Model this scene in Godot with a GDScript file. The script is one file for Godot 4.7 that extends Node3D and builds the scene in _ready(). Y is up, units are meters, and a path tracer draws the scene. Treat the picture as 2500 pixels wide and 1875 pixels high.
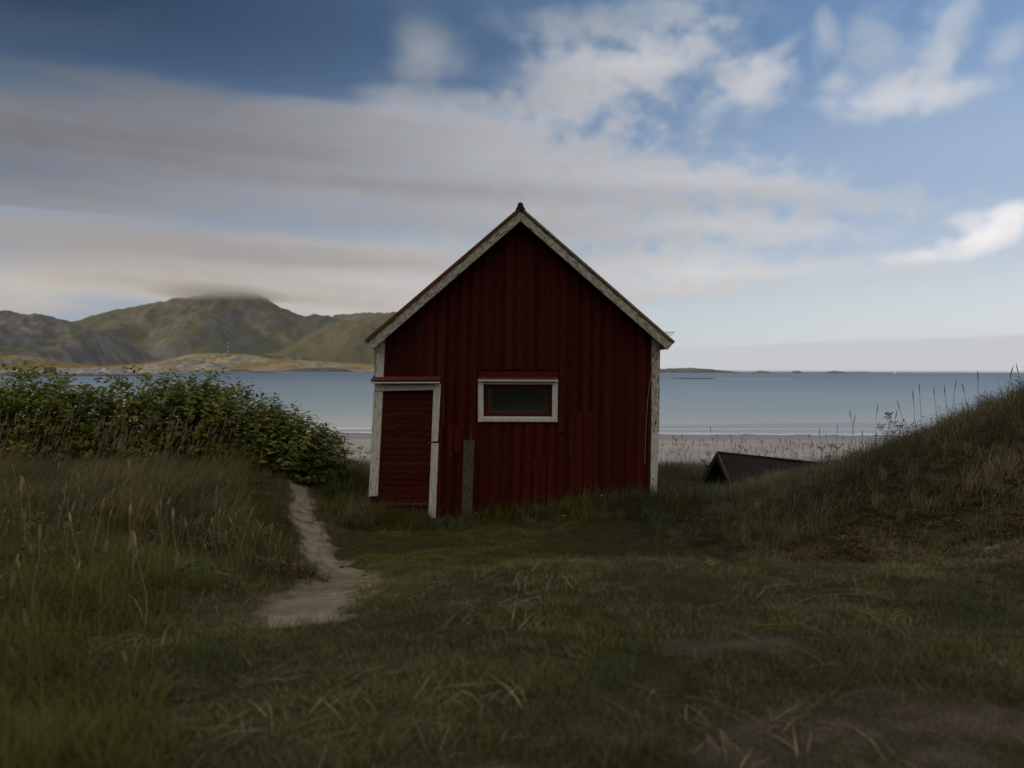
extends Node3D
# A weathered red beach hut on grassy dunes, with the sea, islands and cloud-capped mountains behind it.

var rng := RandomNumberGenerator.new()
var nf := FastNoiseLite.new()      # fine fbm
var nr := FastNoiseLite.new()      # ridged
var ns := FastNoiseLite.new()      # single octave
var taken := {}
const SUN_AZ := -112.0
const SUN_EL := 17.0
const HUT := Vector3(0.06, 3.62, -12.26)

# soft features of the sky: azimuth, elevation, half width, half height, tilt (degrees), strength, tone
const CLOUDS := [
	[-22.0, 11.5, 24.0, 5.6, -2, 0.72, -0.10], [2.0, 13.0, 16.0, 4.6, -8, 0.55, 0.05], [-9.0, 7.0, 16.0, 3.6, 0, 0.60, 0.05],
	[29.4, 8.2, 0.7, 0.4, 0, 0.5, 0.9], [30.9, 8.8, 0.7, 0.6, 0, 0.5, 0.9], [32.6, 9.5, 0.8, 0.7, 0, 0.6, 1.0], [28.0, 7.6, 0.8, 0.4, 0, 0.6, 0.8], [22.6, 18.9, 1.2, 0.7, 20, 0.45, 0.4],
	[-20.0, 5.4, 6.5, 0.7, 0, 0.85, 0.10], [-10.5, 4.9, 6.0, 0.6, 0, 0.80, -0.35],
	[-27.8, 14.9, 16.5, 2.1, 0, 0.85, -0.30], [-13.3, 16.4, 14.3, 2.5, -3, 0.80, -0.10], [-30.1, 10.8, 11.3, 1.2, 0, 0.60, -0.35], [-10.4, 12.7, 17.5, 2.0, -2, 0.75, -0.10], [-26.6, 8.3, 14.5, 1.9, 0, 0.75, 0.10],
	[-18.9, 6.0, 18.9, 2.0, 0, 0.95, 0.35], [-31.2, 5.2, 6.6, 1.5, 0, 0.90, 0.15], [-31.6, 4.0, 5.7, 0.6, 0, 0.60, -0.20], [-11.9, 8.3, 11.5, 1.7, 0, 0.85, -0.15], [-10.4, 4.0, 7.3, 1.2, 0, 0.80, 0.00],
	[-11.9, 5.1, 8.7, 0.7, 0, 0.70, -0.35], [-9.0, 18.2, 5.3, 1.7, 8, 0.70, 0.35], [-3.0, 17.6, 7.5, 2.0, -8, 0.75, 0.40], [0.0, 14.9, 13.6, 2.6, -5, 0.80, 0.00], [10.4, 13.9, 13.1, 2.3, -9, 0.65, 0.10],
	[20.2, 12.2, 9.3, 1.2, -9, 0.45, 0.10], [3.0, 11.5, 10.5, 1.2, 0, 0.65, -0.15], [14.7, 9.9, 10.7, 1.1, -2, 0.75, 0.30], [6.0, 7.3, 6.0, 1.3, 5, 0.60, 0.10], [13.3, 7.2, 6.6, 1.6, 5, 0.75, 0.35],
	[11.0, 5.8, 4.9, 0.6, 0, 0.60, -0.45], [20.2, 7.1, 8.0, 0.6, 3, 0.40, 0.30], [28.2, 7.4, 3.6, 0.45, 5, 0.65, 0.80], [31.6, 8.2, 1.9, 0.8, 20, 0.95, 1.00], [32.9, 9.0, 1.5, 1.0, 25, 0.90, 1.00],
	[30.5, 9.4, 1.6, 0.6, -10, 0.60, 0.70], [24.9, 6.5, 6.2, 0.6, 4, 0.40, -0.10], [-6.9, 21.8, 2.4, 1.9, 0, 0.65, 0.30], [-5.7, 22.8, 2.7, 1.7, -20, 0.30, 0.10], [5.1, 20.8, 5.7, 2.7, 0, 0.85, 0.50],
	[10.4, 21.1, 4.4, 2.5, 15, 0.85, 0.55], [3.9, 18.5, 5.4, 1.4, 0, 0.70, 0.40], [8.0, 24.1, 8.4, 1.4, 0, 0.52, 0.30], [3.0, 23.5, 4.0, 1.5, 0, 0.20, 0.20], [13.9, 21.9, 2.3, 1.6, 30, 0.50, 0.30],
	[17.0, 19.2, 2.5, 1.9, -15, 0.80, 0.60], [16.1, 18.6, 3.6, 1.1, 20, 0.40, 0.40], [18.3, 21.2, 1.9, 0.7, 25, 0.50, 0.30], [21.5, 21.8, 1.8, 1.0, 80, 0.50, 0.35], [24.4, 21.2, 2.2, 1.5, 25, 0.35, 0.20],
	[25.8, 17.6, 3.7, 1.4, 5, 0.75, 0.50], [29.6, 17.3, 2.7, 0.9, 5, 0.50, 0.30], [29.2, 21.1, 2.5, 1.2, 50, 0.55, 0.35], [28.0, 19.7, 1.2, 1.3, 0, 0.40, 0.30], [32.5, 19.5, 1.5, 1.2, 20, 0.45, 0.10],
	[25.3, 19.4, 3.0, 2.1, 0, 0.30, 0.20], [-30.7, 20.4, 6.7, 1.5, 10, 0.12, -0.40], [-15.6, 18.1, 3.4, 0.8, 10, 0.45, 0.20], [1.5, 9.1, 6.0, 1.2, 0, 0.50, -0.20],
]

# ------------------------------------------------------------------ helpers
func numbered(called: String) -> String:
	if not taken.has(called):
		taken[called] = 0
		return called
	taken[called] += 1
	return "%s_%03d" % [called, taken[called]]

func tag(o: Node, label: String, category: String, group := "", kind := "") -> Node:
	o.set_meta("label", label)
	o.set_meta("category", category)
	if group != "":
		o.set_meta("group", group)
	if kind != "":
		o.set_meta("kind", kind)
	return o

func thing(called: String, label: String, category: String, at := Vector3.ZERO, group := "", turn := 0.0) -> Node3D:
	var o := Node3D.new()
	o.name = numbered(called)
	add_child(o)
	o.position = at
	o.rotation.y = turn
	tag(o, label, category, group)
	return o

func put(called: String, mesh: Mesh, mat: Material, parent: Node = null) -> MeshInstance3D:
	var o := MeshInstance3D.new()
	o.mesh = mesh
	o.material_override = mat
	if parent == null:
		o.name = numbered(called)
		add_child(o)
	else:
		o.name = called
		parent.add_child(o, true)
	return o

func struct(called: String, mesh: Mesh, mat: Material, label := "") -> MeshInstance3D:
	var o := put(called, mesh, mat)
	o.set_meta("kind", "structure")
	if label != "":
		o.set_meta("label", label)
	return o

func st_new() -> SurfaceTool:
	var st := SurfaceTool.new()
	st.begin(Mesh.PRIMITIVE_TRIANGLES)
	return st

func tri(st: SurfaceTool, a: Vector3, b: Vector3, c: Vector3) -> void:   # counter-clockwise seen from outside
	var n := (b - a).cross(c - a).normalized()
	st.set_normal(n)
	st.add_vertex(a)
	st.set_normal(n)
	st.add_vertex(c)
	st.set_normal(n)
	st.add_vertex(b)

func quad(st: SurfaceTool, a: Vector3, b: Vector3, c: Vector3, d: Vector3) -> void:
	tri(st, a, b, c)
	tri(st, a, c, d)

func slab_into(st: SurfaceTool, given: Array, z0: float, z1: float, bev: float) -> void:
	# a convex outline in the x-y plane, drawn out from z0 to z1, its front edges bevelled
	var p := given.duplicate()
	var area := 0.0
	for i in p.size():
		var q: Vector2 = p[(i + 1) % p.size()]
		area += p[i].x * q.y - p[i].y * q.x
	if area < 0.0:
		p.reverse()
	var n := p.size()
	var inner := []
	for i in n:
		var e1: Vector2 = (p[i] - p[(i + n - 1) % n]).normalized()
		var e2: Vector2 = (p[(i + 1) % n] - p[i]).normalized()
		var n1 := Vector2(-e1.y, e1.x)
		var n2 := Vector2(-e2.y, e2.x)
		inner.append(p[i] + (n1 + n2) / (1.0 + maxf(n1.dot(n2), -0.5)) * bev)
	for i in n:
		var j := (i + 1) % n
		var a := Vector3(p[i].x, p[i].y, z0)
		var b := Vector3(p[j].x, p[j].y, z0)
		var a1 := Vector3(p[i].x, p[i].y, z1 - bev)
		var b1 := Vector3(p[j].x, p[j].y, z1 - bev)
		var a2 := Vector3(inner[i].x, inner[i].y, z1)
		var b2 := Vector3(inner[j].x, inner[j].y, z1)
		quad(st, a, b, b1, a1)
		if bev > 0.0:
			quad(st, a1, b1, b2, a2)
		if i > 0 and i < n - 1:
			tri(st, Vector3(inner[0].x, inner[0].y, z1), a2, b2)
			tri(st, Vector3(p[0].x, p[0].y, z0), b, a)

func slab(parent: Node, called: String, poly: Array, z0: float, z1: float, bev: float, mat: Material, angle := 0.0, org := HUT) -> MeshInstance3D:
	var o2 := Vector2(org.x, org.y)
	if angle != 0.0:
		o2 = poly[0]
	var q := []
	for p in poly:
		q.append((p - o2).rotated(-angle))
	var st := st_new()
	slab_into(st, q, z0, z1, bev)
	var m := put(called, st.commit(), mat, parent)
	m.position = Vector3(o2.x - org.x, o2.y - org.y, 0)
	m.rotation.z = angle
	return m

func rect(x0: float, y0: float, x1: float, y1: float) -> Array:
	return [Vector2(x0, y0), Vector2(x1, y0), Vector2(x1, y1), Vector2(x0, y1)]

func tube_into(st: SurfaceTool, pts: Array, radii: Array, sides := 6) -> void:
	var n := pts.size()
	var rings := []
	for i in n:
		var t: Vector3 = (pts[mini(i + 1, n - 1)] - pts[maxi(i - 1, 0)]).normalized()
		var u := t.cross(Vector3(0.31, 0.2, 0.93)).normalized()
		if u.length() < 0.5:
			u = t.cross(Vector3.RIGHT).normalized()
		var v := t.cross(u)
		var ring := []
		for k in sides:
			var a := TAU * k / sides
			ring.append([pts[i] + (u * cos(a) + v * sin(a)) * radii[i], u * cos(a) + v * sin(a)])
		rings.append(ring)
	for i in n - 1:
		for k in sides:
			var l := (k + 1) % sides
			for c in [rings[i][k], rings[i + 1][l], rings[i][l], rings[i][k], rings[i + 1][k], rings[i + 1][l]]:
				st.set_normal(c[1])
				st.add_vertex(c[0])

func table(t: Array, x: float) -> float:   # piecewise linear with rounded joints
	if x <= t[0][0]:
		return t[0][1]
	for i in t.size() - 1:
		if x < t[i + 1][0]:
			var f: float = (x - t[i][0]) / (t[i + 1][0] - t[i][0])
			return lerpf(t[i][1], t[i + 1][1], f)
	return t[t.size() - 1][1]

func spline(t: Array, x: float) -> float:
	var n := t.size()
	if x <= t[0][0]:
		return t[0][1]
	if x >= t[n - 1][0]:
		return t[n - 1][1]
	for i in n - 1:
		if x < t[i + 1][0]:
			var a: Array = t[i]
			var b: Array = t[i + 1]
			var p: Array = t[maxi(i - 1, 0)]
			var q: Array = t[mini(i + 2, n - 1)]
			var w: float = b[0] - a[0]
			var f: float = (x - a[0]) / w
			var ma: float = (b[1] - p[1]) / (b[0] - p[0]) * w
			var mb: float = (q[1] - a[1]) / (q[0] - a[0]) * w
			var f2 := f * f
			var f3 := f2 * f
			return (2 * f3 - 3 * f2 + 1) * a[1] + (f3 - 2 * f2 + f) * ma + (-2 * f3 + 3 * f2) * b[1] + (f3 - f2) * mb
	return 0.0

func ss(a: float, b: float, x: float) -> float:
	var t := clampf((x - a) / (b - a), 0.0, 1.0)
	return t * t * (3.0 - 2.0 * t)

func grid_mesh(p: PackedVector3Array, c: PackedColorArray, nx: int, nd: int) -> ArrayMesh:
	# rows run away from the viewer (second index), columns to the right
	var nrm := PackedVector3Array()
	nrm.resize(p.size())
	for j in nd:
		for i in nx:
			var dx := p[j * nx + mini(i + 1, nx - 1)] - p[j * nx + maxi(i - 1, 0)]
			var dz := p[mini(j + 1, nd - 1) * nx + i] - p[maxi(j - 1, 0) * nx + i]
			var n := dx.cross(dz)
			nrm[j * nx + i] = n.normalized() if n.y >= 0 else -n.normalized()
	var idx := PackedInt32Array()
	idx.resize((nx - 1) * (nd - 1) * 6)
	var k := 0
	for j in nd - 1:
		for i in nx - 1:
			var a := j * nx + i
			idx[k] = a
			idx[k + 1] = a + nx
			idx[k + 2] = a + nx + 1
			idx[k + 3] = a
			idx[k + 4] = a + nx + 1
			idx[k + 5] = a + 1
			k += 6
	var arr := []
	arr.resize(Mesh.ARRAY_MAX)
	arr[Mesh.ARRAY_VERTEX] = p
	arr[Mesh.ARRAY_NORMAL] = nrm
	arr[Mesh.ARRAY_COLOR] = c
	arr[Mesh.ARRAY_INDEX] = idx
	var m := ArrayMesh.new()
	m.add_surface_from_arrays(Mesh.PRIMITIVE_TRIANGLES, arr)
	return m

func noise_tex(size: int, freq: float, octaves: int, lo: Color, hi: Color, stops := [], kind := FastNoiseLite.TYPE_SIMPLEX_SMOOTH, sd := 1) -> NoiseTexture2D:
	var n := FastNoiseLite.new()
	n.noise_type = kind
	n.seed = sd
	n.frequency = freq
	n.fractal_octaves = octaves
	var g := Gradient.new()
	g.set_color(0, lo)
	g.set_color(1, hi)
	for s in stops:
		g.add_point(s[0], s[1])
	var t := NoiseTexture2D.new()
	t.width = size
	t.height = size
	t.seamless = true
	t.noise = n
	t.color_ramp = g
	return t

func lin(r: float, g: float, b: float) -> Color:   # a linear base colour as the sRGB that albedo_color wants
	return Color(r, g, b).linear_to_srgb()

func mat_plain(c: Color, rough := 0.85, spec := 0.35) -> StandardMaterial3D:
	var m := StandardMaterial3D.new()
	m.albedo_color = c
	m.roughness = rough
	m.metallic_specular = spec
	return m

func mat_wood(c: Color, tex: Texture2D, scale: Vector3, bump: Texture2D = null, depth := 0.25, rough := 0.7) -> StandardMaterial3D:
	var m := mat_plain(c, rough, 0.22)
	m.albedo_texture = tex
	m.uv1_triplanar = true
	m.uv1_scale = scale
	if bump:
		m.heightmap_enabled = true
		m.heightmap_texture = bump
		m.heightmap_scale = depth
	return m

func mat_tinted(rough := 0.9, spec := 0.2) -> StandardMaterial3D:
	var m := mat_plain(Color.WHITE, rough, spec)
	m.vertex_color_use_as_albedo = true
	return m

# ------------------------------------------------------------------ sky
func sky_color(az: float, el: float) -> Color:
	# clear air, darkest a quarter turn from the sun
	var s := pow(0.5 - 0.5 * cos(deg_to_rad(2.0 * (az + 32.0))), 0.62)
	var hi := Color(0.16, 0.245, 0.35).lerp(Color(0.49, 0.625, 0.80), s)
	var mid := Color(0.33, 0.44, 0.575).lerp(Color(0.665, 0.745, 0.855), s)
	var low := Color(0.55, 0.61, 0.68).lerp(Color(0.855, 0.885, 0.905), s)
	var c: Color
	if el > 13.0:
		c = mid.lerp(hi, ss(13.0, 24.0, el))
		if el > 24.0:
			c = c.lerp(Color(0.47, 0.60, 0.76), ss(24.0, 60.0, el))
	else:
		c = low.lerp(mid, ss(3.0, 13.0, el))
	c = c.lerp(Color(0.80, 0.84, 0.85).lerp(Color(0.86, 0.885, 0.89), s), (1.0 - ss(1.0, 8.0, el)) * 0.75 * (0.35 + 0.65 * s))
	var dens := 0.0
	var tone := 0.0
	var wsum := 0.0001
	var wx := ns.get_noise_2d(az * 9.0, el * 16.0)
	var wy := ns.get_noise_2d(az * 9.0 + 500.0, el * 16.0)
	var puff := nf.get_noise_2d(az * 34.0 + wx * 5.0, el * 48.0 + wy * 5.0) * 0.85 + 0.20 * nf.get_noise_2d(az * 90.0 + 900.0, el * 120.0)
	var streak := nf.get_noise_2d(az * 1.6 + 40.0, el * 26.0 + az * 0.8)
	if absf(az) < 48.0 and el < 32.0:
		var calm := ss(12.0, -14.0, az)      # the clouds streak on the left and puff on the right
		var bx := az + wx * lerpf(0.7, 1.2, calm)
		var by := el + wy * lerpf(0.45, 0.3, calm)
		for b in CLOUDS:
			var dx: float = bx - b[0]
			var dy: float = by - b[1]
			if absf(dx) > b[2] * 1.7 or absf(dy) > b[2] * 0.6 + b[3] * 1.7:
				continue
			var a: float = deg_to_rad(b[4])
			var ex: float = (dx * cos(a) + dy * sin(a)) / b[2]
			var ey: float = (-dx * sin(a) + dy * cos(a)) / b[3]
			var r := sqrt(ex * ex + ey * ey) + puff * lerpf(0.60, 0.10, calm) + streak * 0.55 * calm
			var w: float = b[5] * (1.0 - ss(0.15, 1.45, r))
			dens = 1.0 - (1.0 - dens) * (1.0 - w)
			tone += w * (b[6] + 0.25 * -ey * -1.0 * (1.0 - calm))
			wsum += w
	tone /= wsum
	# beyond the view: broken cloud, made fuller and brighter to light the ground
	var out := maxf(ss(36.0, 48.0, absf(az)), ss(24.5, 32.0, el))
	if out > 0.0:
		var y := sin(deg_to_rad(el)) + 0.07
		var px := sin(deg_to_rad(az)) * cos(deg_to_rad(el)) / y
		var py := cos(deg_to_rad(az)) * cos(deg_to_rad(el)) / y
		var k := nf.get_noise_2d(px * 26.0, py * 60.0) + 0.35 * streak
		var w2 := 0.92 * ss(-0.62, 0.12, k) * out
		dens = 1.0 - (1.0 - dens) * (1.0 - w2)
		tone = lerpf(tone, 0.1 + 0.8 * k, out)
	tone += streak * lerpf(0.5, 1.15, ss(12.0, -14.0, az)) + puff * lerpf(0.5, 0.2, ss(12.0, -14.0, az))
	var warm := 1.0 - ss(3.0, 14.0, el)
	var cc := Color(0.52, 0.52, 0.545).lerp(Color(0.87, 0.862, 0.865), s)
	cc = cc.lerp(Color(0.75, 0.712, 0.675).lerp(Color(0.86, 0.85, 0.85), s), warm)
	cc = cc.lerp(Color(0.87, 0.86, 0.85), out * 0.85)  # unseen cloud brightened here to lift the light on the shaded dunes
	var gain := 1.0 + 0.135 * clampf(tone, -1.2, 1.2)
	cc = Color(cc.r * gain, cc.g * gain, cc.b * gain)
	c = c.lerp(cc, clampf(dens, 0.0, 0.97))
	# a low bank of cloud along the sea horizon
	var top := 1.75 + 0.028 * (az - 10.0) + 0.12 * ns.get_noise_2d(az * 5.0, 7.0)
	var bank := (1.0 - ss(top - 0.35, top + 0.12, el)) * (0.45 + 0.3 * ss(0.0, 25.0, az))
	c = c.lerp(Color(0.775, 0.775, 0.80).lerp(Color(0.70, 0.70, 0.735), ss(top - 0.5, top, el) * 0.5), bank)
	return c.srgb_to_linear()

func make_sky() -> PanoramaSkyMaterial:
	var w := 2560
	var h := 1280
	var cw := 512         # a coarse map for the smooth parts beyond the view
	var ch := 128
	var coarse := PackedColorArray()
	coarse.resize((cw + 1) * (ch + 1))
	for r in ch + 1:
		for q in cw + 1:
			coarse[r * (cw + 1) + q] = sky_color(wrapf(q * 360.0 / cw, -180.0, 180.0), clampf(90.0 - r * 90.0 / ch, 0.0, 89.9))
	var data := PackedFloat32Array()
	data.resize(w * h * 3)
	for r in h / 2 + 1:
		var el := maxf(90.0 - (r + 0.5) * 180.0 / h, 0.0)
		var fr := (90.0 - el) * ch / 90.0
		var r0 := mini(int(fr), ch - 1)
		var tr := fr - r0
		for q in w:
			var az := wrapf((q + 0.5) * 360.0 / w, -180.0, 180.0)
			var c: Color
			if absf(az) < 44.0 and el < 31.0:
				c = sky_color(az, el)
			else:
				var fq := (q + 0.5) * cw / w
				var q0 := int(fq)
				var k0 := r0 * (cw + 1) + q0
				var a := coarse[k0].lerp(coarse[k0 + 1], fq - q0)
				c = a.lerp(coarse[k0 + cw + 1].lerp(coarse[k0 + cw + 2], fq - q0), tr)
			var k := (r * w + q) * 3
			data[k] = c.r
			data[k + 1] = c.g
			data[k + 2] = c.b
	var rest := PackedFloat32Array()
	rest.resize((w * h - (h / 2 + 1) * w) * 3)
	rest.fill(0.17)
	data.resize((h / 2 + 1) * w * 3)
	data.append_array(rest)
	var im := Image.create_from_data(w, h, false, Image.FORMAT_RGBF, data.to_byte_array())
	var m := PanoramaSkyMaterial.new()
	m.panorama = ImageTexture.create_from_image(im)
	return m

# ------------------------------------------------------------------ land
const MID_FALL := [[-40, 4.6], [0, 4.7], [2.5, 4.7], [4.5, 4.66], [5.7, 4.57], [7.0, 4.16], [8.5, 3.80], [10, 3.70], [13, 3.66], [16, 3.6], [20, 3.25], [25, 2.65], [32, 1.95], [40, 1.32], [55, 0.70], [74, 0.0], [100, -0.7], [200, -4]]
const LEFT_FALL := [[-40, 4.8], [0, 4.72], [4, 4.62], [7, 4.45], [10, 4.34], [14, 4.2], [17, 3.75], [20, 3.25], [25, 2.65], [32, 1.95], [40, 1.32], [55, 0.70], [74, 0.0], [100, -0.7], [200, -4]]
const TRAIL := [[4.35, -1.30, 0.16], [4.7, -1.27, 0.34], [6.0, -1.44, 0.43], [7.2, -1.53, 0.58], [8.2, -1.70, 0.54], [9.5, -2.27, 0.31], [11.0, -2.93, 0.26], [12.0, -3.22, 0.24], [13.0, -3.55, 0.19], [14.2, -3.78, 0.13], [17.0, -3.95, 0.12]]

func trail_x(d: float) -> float:
	var t := []
	for p in TRAIL:
		t.append([p[0], p[1]])
	return spline(t, d)

var trail_mid := PackedFloat32Array()
var trail_half := PackedFloat32Array()

func trail_ready() -> void:
	var a := []
	var b := []
	for p in TRAIL:
		a.append([p[0], p[1]])
		b.append([p[0], p[2]])
	for i in 200:
		trail_mid.append(spline(a, i * 0.1))
		trail_half.append(spline(b, i * 0.1))

func trail_off(x: float, d: float) -> float:   # 0 on the middle of the trail, 1 at its edge
	if d < 4.2 or d > 17.0:
		return 9.0
	var i := clampi(int(d * 10.0), 0, 199)
	var edge := trail_half[i] * (1.0 + 0.22 * ns.get_noise_2d(x * 130.0, d * 130.0))
	var k := absf(x - trail_mid[i]) / edge
	return k + 2.0 * (1.0 - ss(4.2, 4.55, d))

func bare(x: float, d: float) -> float:   # the trampled bare patches in the foreground
	var n := ns.get_noise_2d(x * 110.0, d * 110.0) * 0.5 + ns.get_noise_2d(x * 380.0, d * 380.0) * 0.3
	var v := 0.0
	for p in [[0.95, 2.75, 0.75, 0.42], [1.15, 3.75, 0.42, 0.16], [0.0, 2.45, 0.5, 0.16], [1.75, 2.9, 0.4, 0.25], [1.55, 2.55, 0.6, 0.25], [0.5, 2.45, 0.6, 0.22], [0.35, 6.5, 1.3, 0.45], [-0.6, 7.1, 0.95, 0.75], [-0.55, 2.3, 0.3, 0.12]]:
		var ex: float = (x - p[0]) / p[2]
		var ey: float = (d - p[1]) / p[3]
		v = maxf(v, 1.0 - ss(0.35, 1.2, sqrt(ex * ex + ey * ey) + n))
	return v

func dune(x: float, d: float) -> float:
	var u := x + 0.10 * (d - 10.5)
	var amp := 3.15 * (1.0 - exp(-pow(maxf(0.0, u - 3.1) / 4.5, 1.45)))
	var ctr := 10.6 + 0.10 * (x - 5.0)
	var w := 4.3 if d < ctr else 3.3
	return amp * exp(-pow((d - ctr) / w, 2.0))

func gh(x: float, d: float) -> float:
	var l := ss(-1.9, -4.6, x)
	var h := lerpf(spline(MID_FALL, d), spline(LEFT_FALL, d), l)
	h -= 0.20 * exp(-pow((x + 1.5) / 0.95, 2.0)) * exp(-pow((d - 5.9) / 2.0, 2.0))
	h += dune(x, d)
	h += 0.24 * ss(-0.5, 1.7, x) * (1.0 - ss(2.6, 4.5, x)) * exp(-pow((d - 12.2) / 1.5, 2.0))
	var k := clampf(absf(d) * 0.12, 0.25, 1.0)
	h += 0.055 * k * ns.get_noise_2d(x * 55.0, d * 55.0) + 0.022 * k * ns.get_noise_2d(x * 210.0 + 90.0, d * 210.0)
	if d > 4.0 and d < 17.0:
		h -= 0.06 * (1.0 - ss(0.5, 1.8, trail_off(x, d)))
	if d > 18.0:
		h += 0.25 * ss(18.0, 24.0, d) * (1.0 - ss(34.0, 44.0, d)) * ns.get_noise_2d(x * 12.0, d * 16.0)
	return h

func spaced(bounds: Array) -> PackedFloat32Array:   # [[start, end, step], ...]
	var out := PackedFloat32Array()
	for b in bounds:
		var n := int(round(absf(b[1] - b[0]) / b[2]))
		for i in n:
			out.append(lerpf(b[0], b[1], float(i) / n))
	out.append(bounds[bounds.size() - 1][1])
	return out

func make_ground() -> void:
	var xs := spaced([[-420, -120, 60], [-120, -30, 6], [-30, -12, 1], [-12, -5, 0.25], [-5, 7, 0.1], [7, 14, 0.25], [14, 30, 1], [30, 120, 6], [120, 420, 60]])
	var ds := spaced([[-460, -60, 40], [-60, -6, 4], [-6, 1.2, 0.4], [1.2, 13, 0.08], [13, 20, 0.2], [20, 37, 0.5]])
	var p := PackedVector3Array()
	var c := PackedColorArray()
	for d in ds:
		for x in xs:
			var h := gh(x, d)
			if d > 30.0:
				h -= 0.9 * ss(33.0, 37.0, d + 2.0 * ns.get_noise_2d(x * 9.0, 3.0))
			p.append(Vector3(x, h, -d))
			var n := nf.get_noise_2d(x * 60.0, d * 60.0)
			var n2 := ns.get_noise_2d(x * 700.0, d * 700.0)
			var soil := Color(0.085, 0.065, 0.032).lerp(Color(0.060, 0.055, 0.020), ss(-0.3, 0.4, n))
			soil = soil.lerp(Color(0.13, 0.10, 0.060), 0.45 * ss(0.0, 0.8, n2))
			var b := bare(x, d) if d < 8.0 and absf(x) < 4.0 else 0.0
			var sandy := Color(0.22, 0.16, 0.108).lerp(Color(0.11, 0.080, 0.052), ss(-0.3, 0.5, n + n2 * 0.5))
			if d > 4.0 and d < 17.0 and x < 1.0:
				b = maxf(b, (1.0 - ss(0.9, 1.9, trail_off(x, d) * 0.8 + 0.4 * n2)) * 0.7)
			c.append(soil.lerp(sandy, b * 0.9))
	var m := mat_tinted(0.95, 0.15)
	m.albedo_texture = noise_tex(512, 0.06, 4, Color(0.55, 0.55, 0.55), Color(1, 1, 1))
	m.uv1_triplanar = true
	m.uv1_world_triplanar = true
	m.uv1_scale = Vector3(1.3, 1.3, 1.3)
	m.heightmap_enabled = true
	m.heightmap_texture = noise_tex(512, 0.08, 5, Color.BLACK, Color.WHITE, [], FastNoiseLite.TYPE_SIMPLEX_SMOOTH, 4)
	m.heightmap_scale = 1.6
	struct("ground", grid_mesh(p, c, xs.size(), ds.size()), m, "uneven grassy dune ground round the red hut")

func make_trail() -> void:
	var p := PackedVector3Array()
	var c := PackedColorArray()
	var n := 41
	var ds := spaced([[4.25, 17.0, 0.06]])
	for d in ds:
		var i := clampi(int(d * 10.0), 0, 199)
		var f := fposmod(d * 10.0, 1.0)
		var mid := lerpf(trail_mid[i], trail_mid[mini(i + 1, 199)], f)
		var half := lerpf(trail_half[i], trail_half[mini(i + 1, 199)], f) * 1.25 * ss(4.2, 4.7, d + 0.15)
		for k in n:
			var s := (k / (n - 1.0)) * 2.0 - 1.0
			var x := mid + s * half
			var foot := 0.018 * ns.get_noise_2d(x * 400.0, d * 400.0) + 0.012 * nf.get_noise_2d(x * 900.0, d * 900.0)
			var rim := absf(s) + 0.20 * ns.get_noise_2d(x * 120.0, d * 120.0) + 0.16 * nf.get_noise_2d(x * 420.0, d * 420.0)
			p.append(Vector3(x, gh(x, d) + 0.014 + foot - 0.035 * ss(0.60, 1.05, rim) - 0.09 * (1.0 - ss(4.3, 4.75, d)), -d))
			var g := nf.get_noise_2d(x * 300.0, d * 300.0)
			var litter := ss(5.0, 6.0, d) * (1.0 - ss(8.3, 9.2, d))
			var col := Color(0.47, 0.36, 0.25).lerp(Color(0.31, 0.235, 0.16), ss(-0.35, 0.4, g))
			col = col.lerp(Color(0.13, 0.10, 0.065), ss(0.45, 0.85, rim + 0.3 * g) * 0.75)
			c.append(col.lerp(Color(0.25, 0.185, 0.115), litter * (0.45 + 0.4 * ss(-0.3, 0.4, ns.get_noise_2d(x * 240.0, d * 500.0)))))
	var m := mat_tinted(0.97, 0.12)
	m.albedo_texture = noise_tex(512, 0.22, 3, Color(0.62, 0.62, 0.62), Color(1, 1, 1), [], FastNoiseLite.TYPE_SIMPLEX_SMOOTH, 12)
	m.uv1_triplanar = true
	m.uv1_world_triplanar = true
	m.uv1_scale = Vector3(1.7, 1.7, 1.7)
	m.heightmap_enabled = true
	m.heightmap_texture = m.albedo_texture
	m.heightmap_scale = 1.4
	struct("path", grid_mesh(p, c, n, ds.size()), m, "narrow pale sand footpath winding down to the beach beside the hut")

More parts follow.
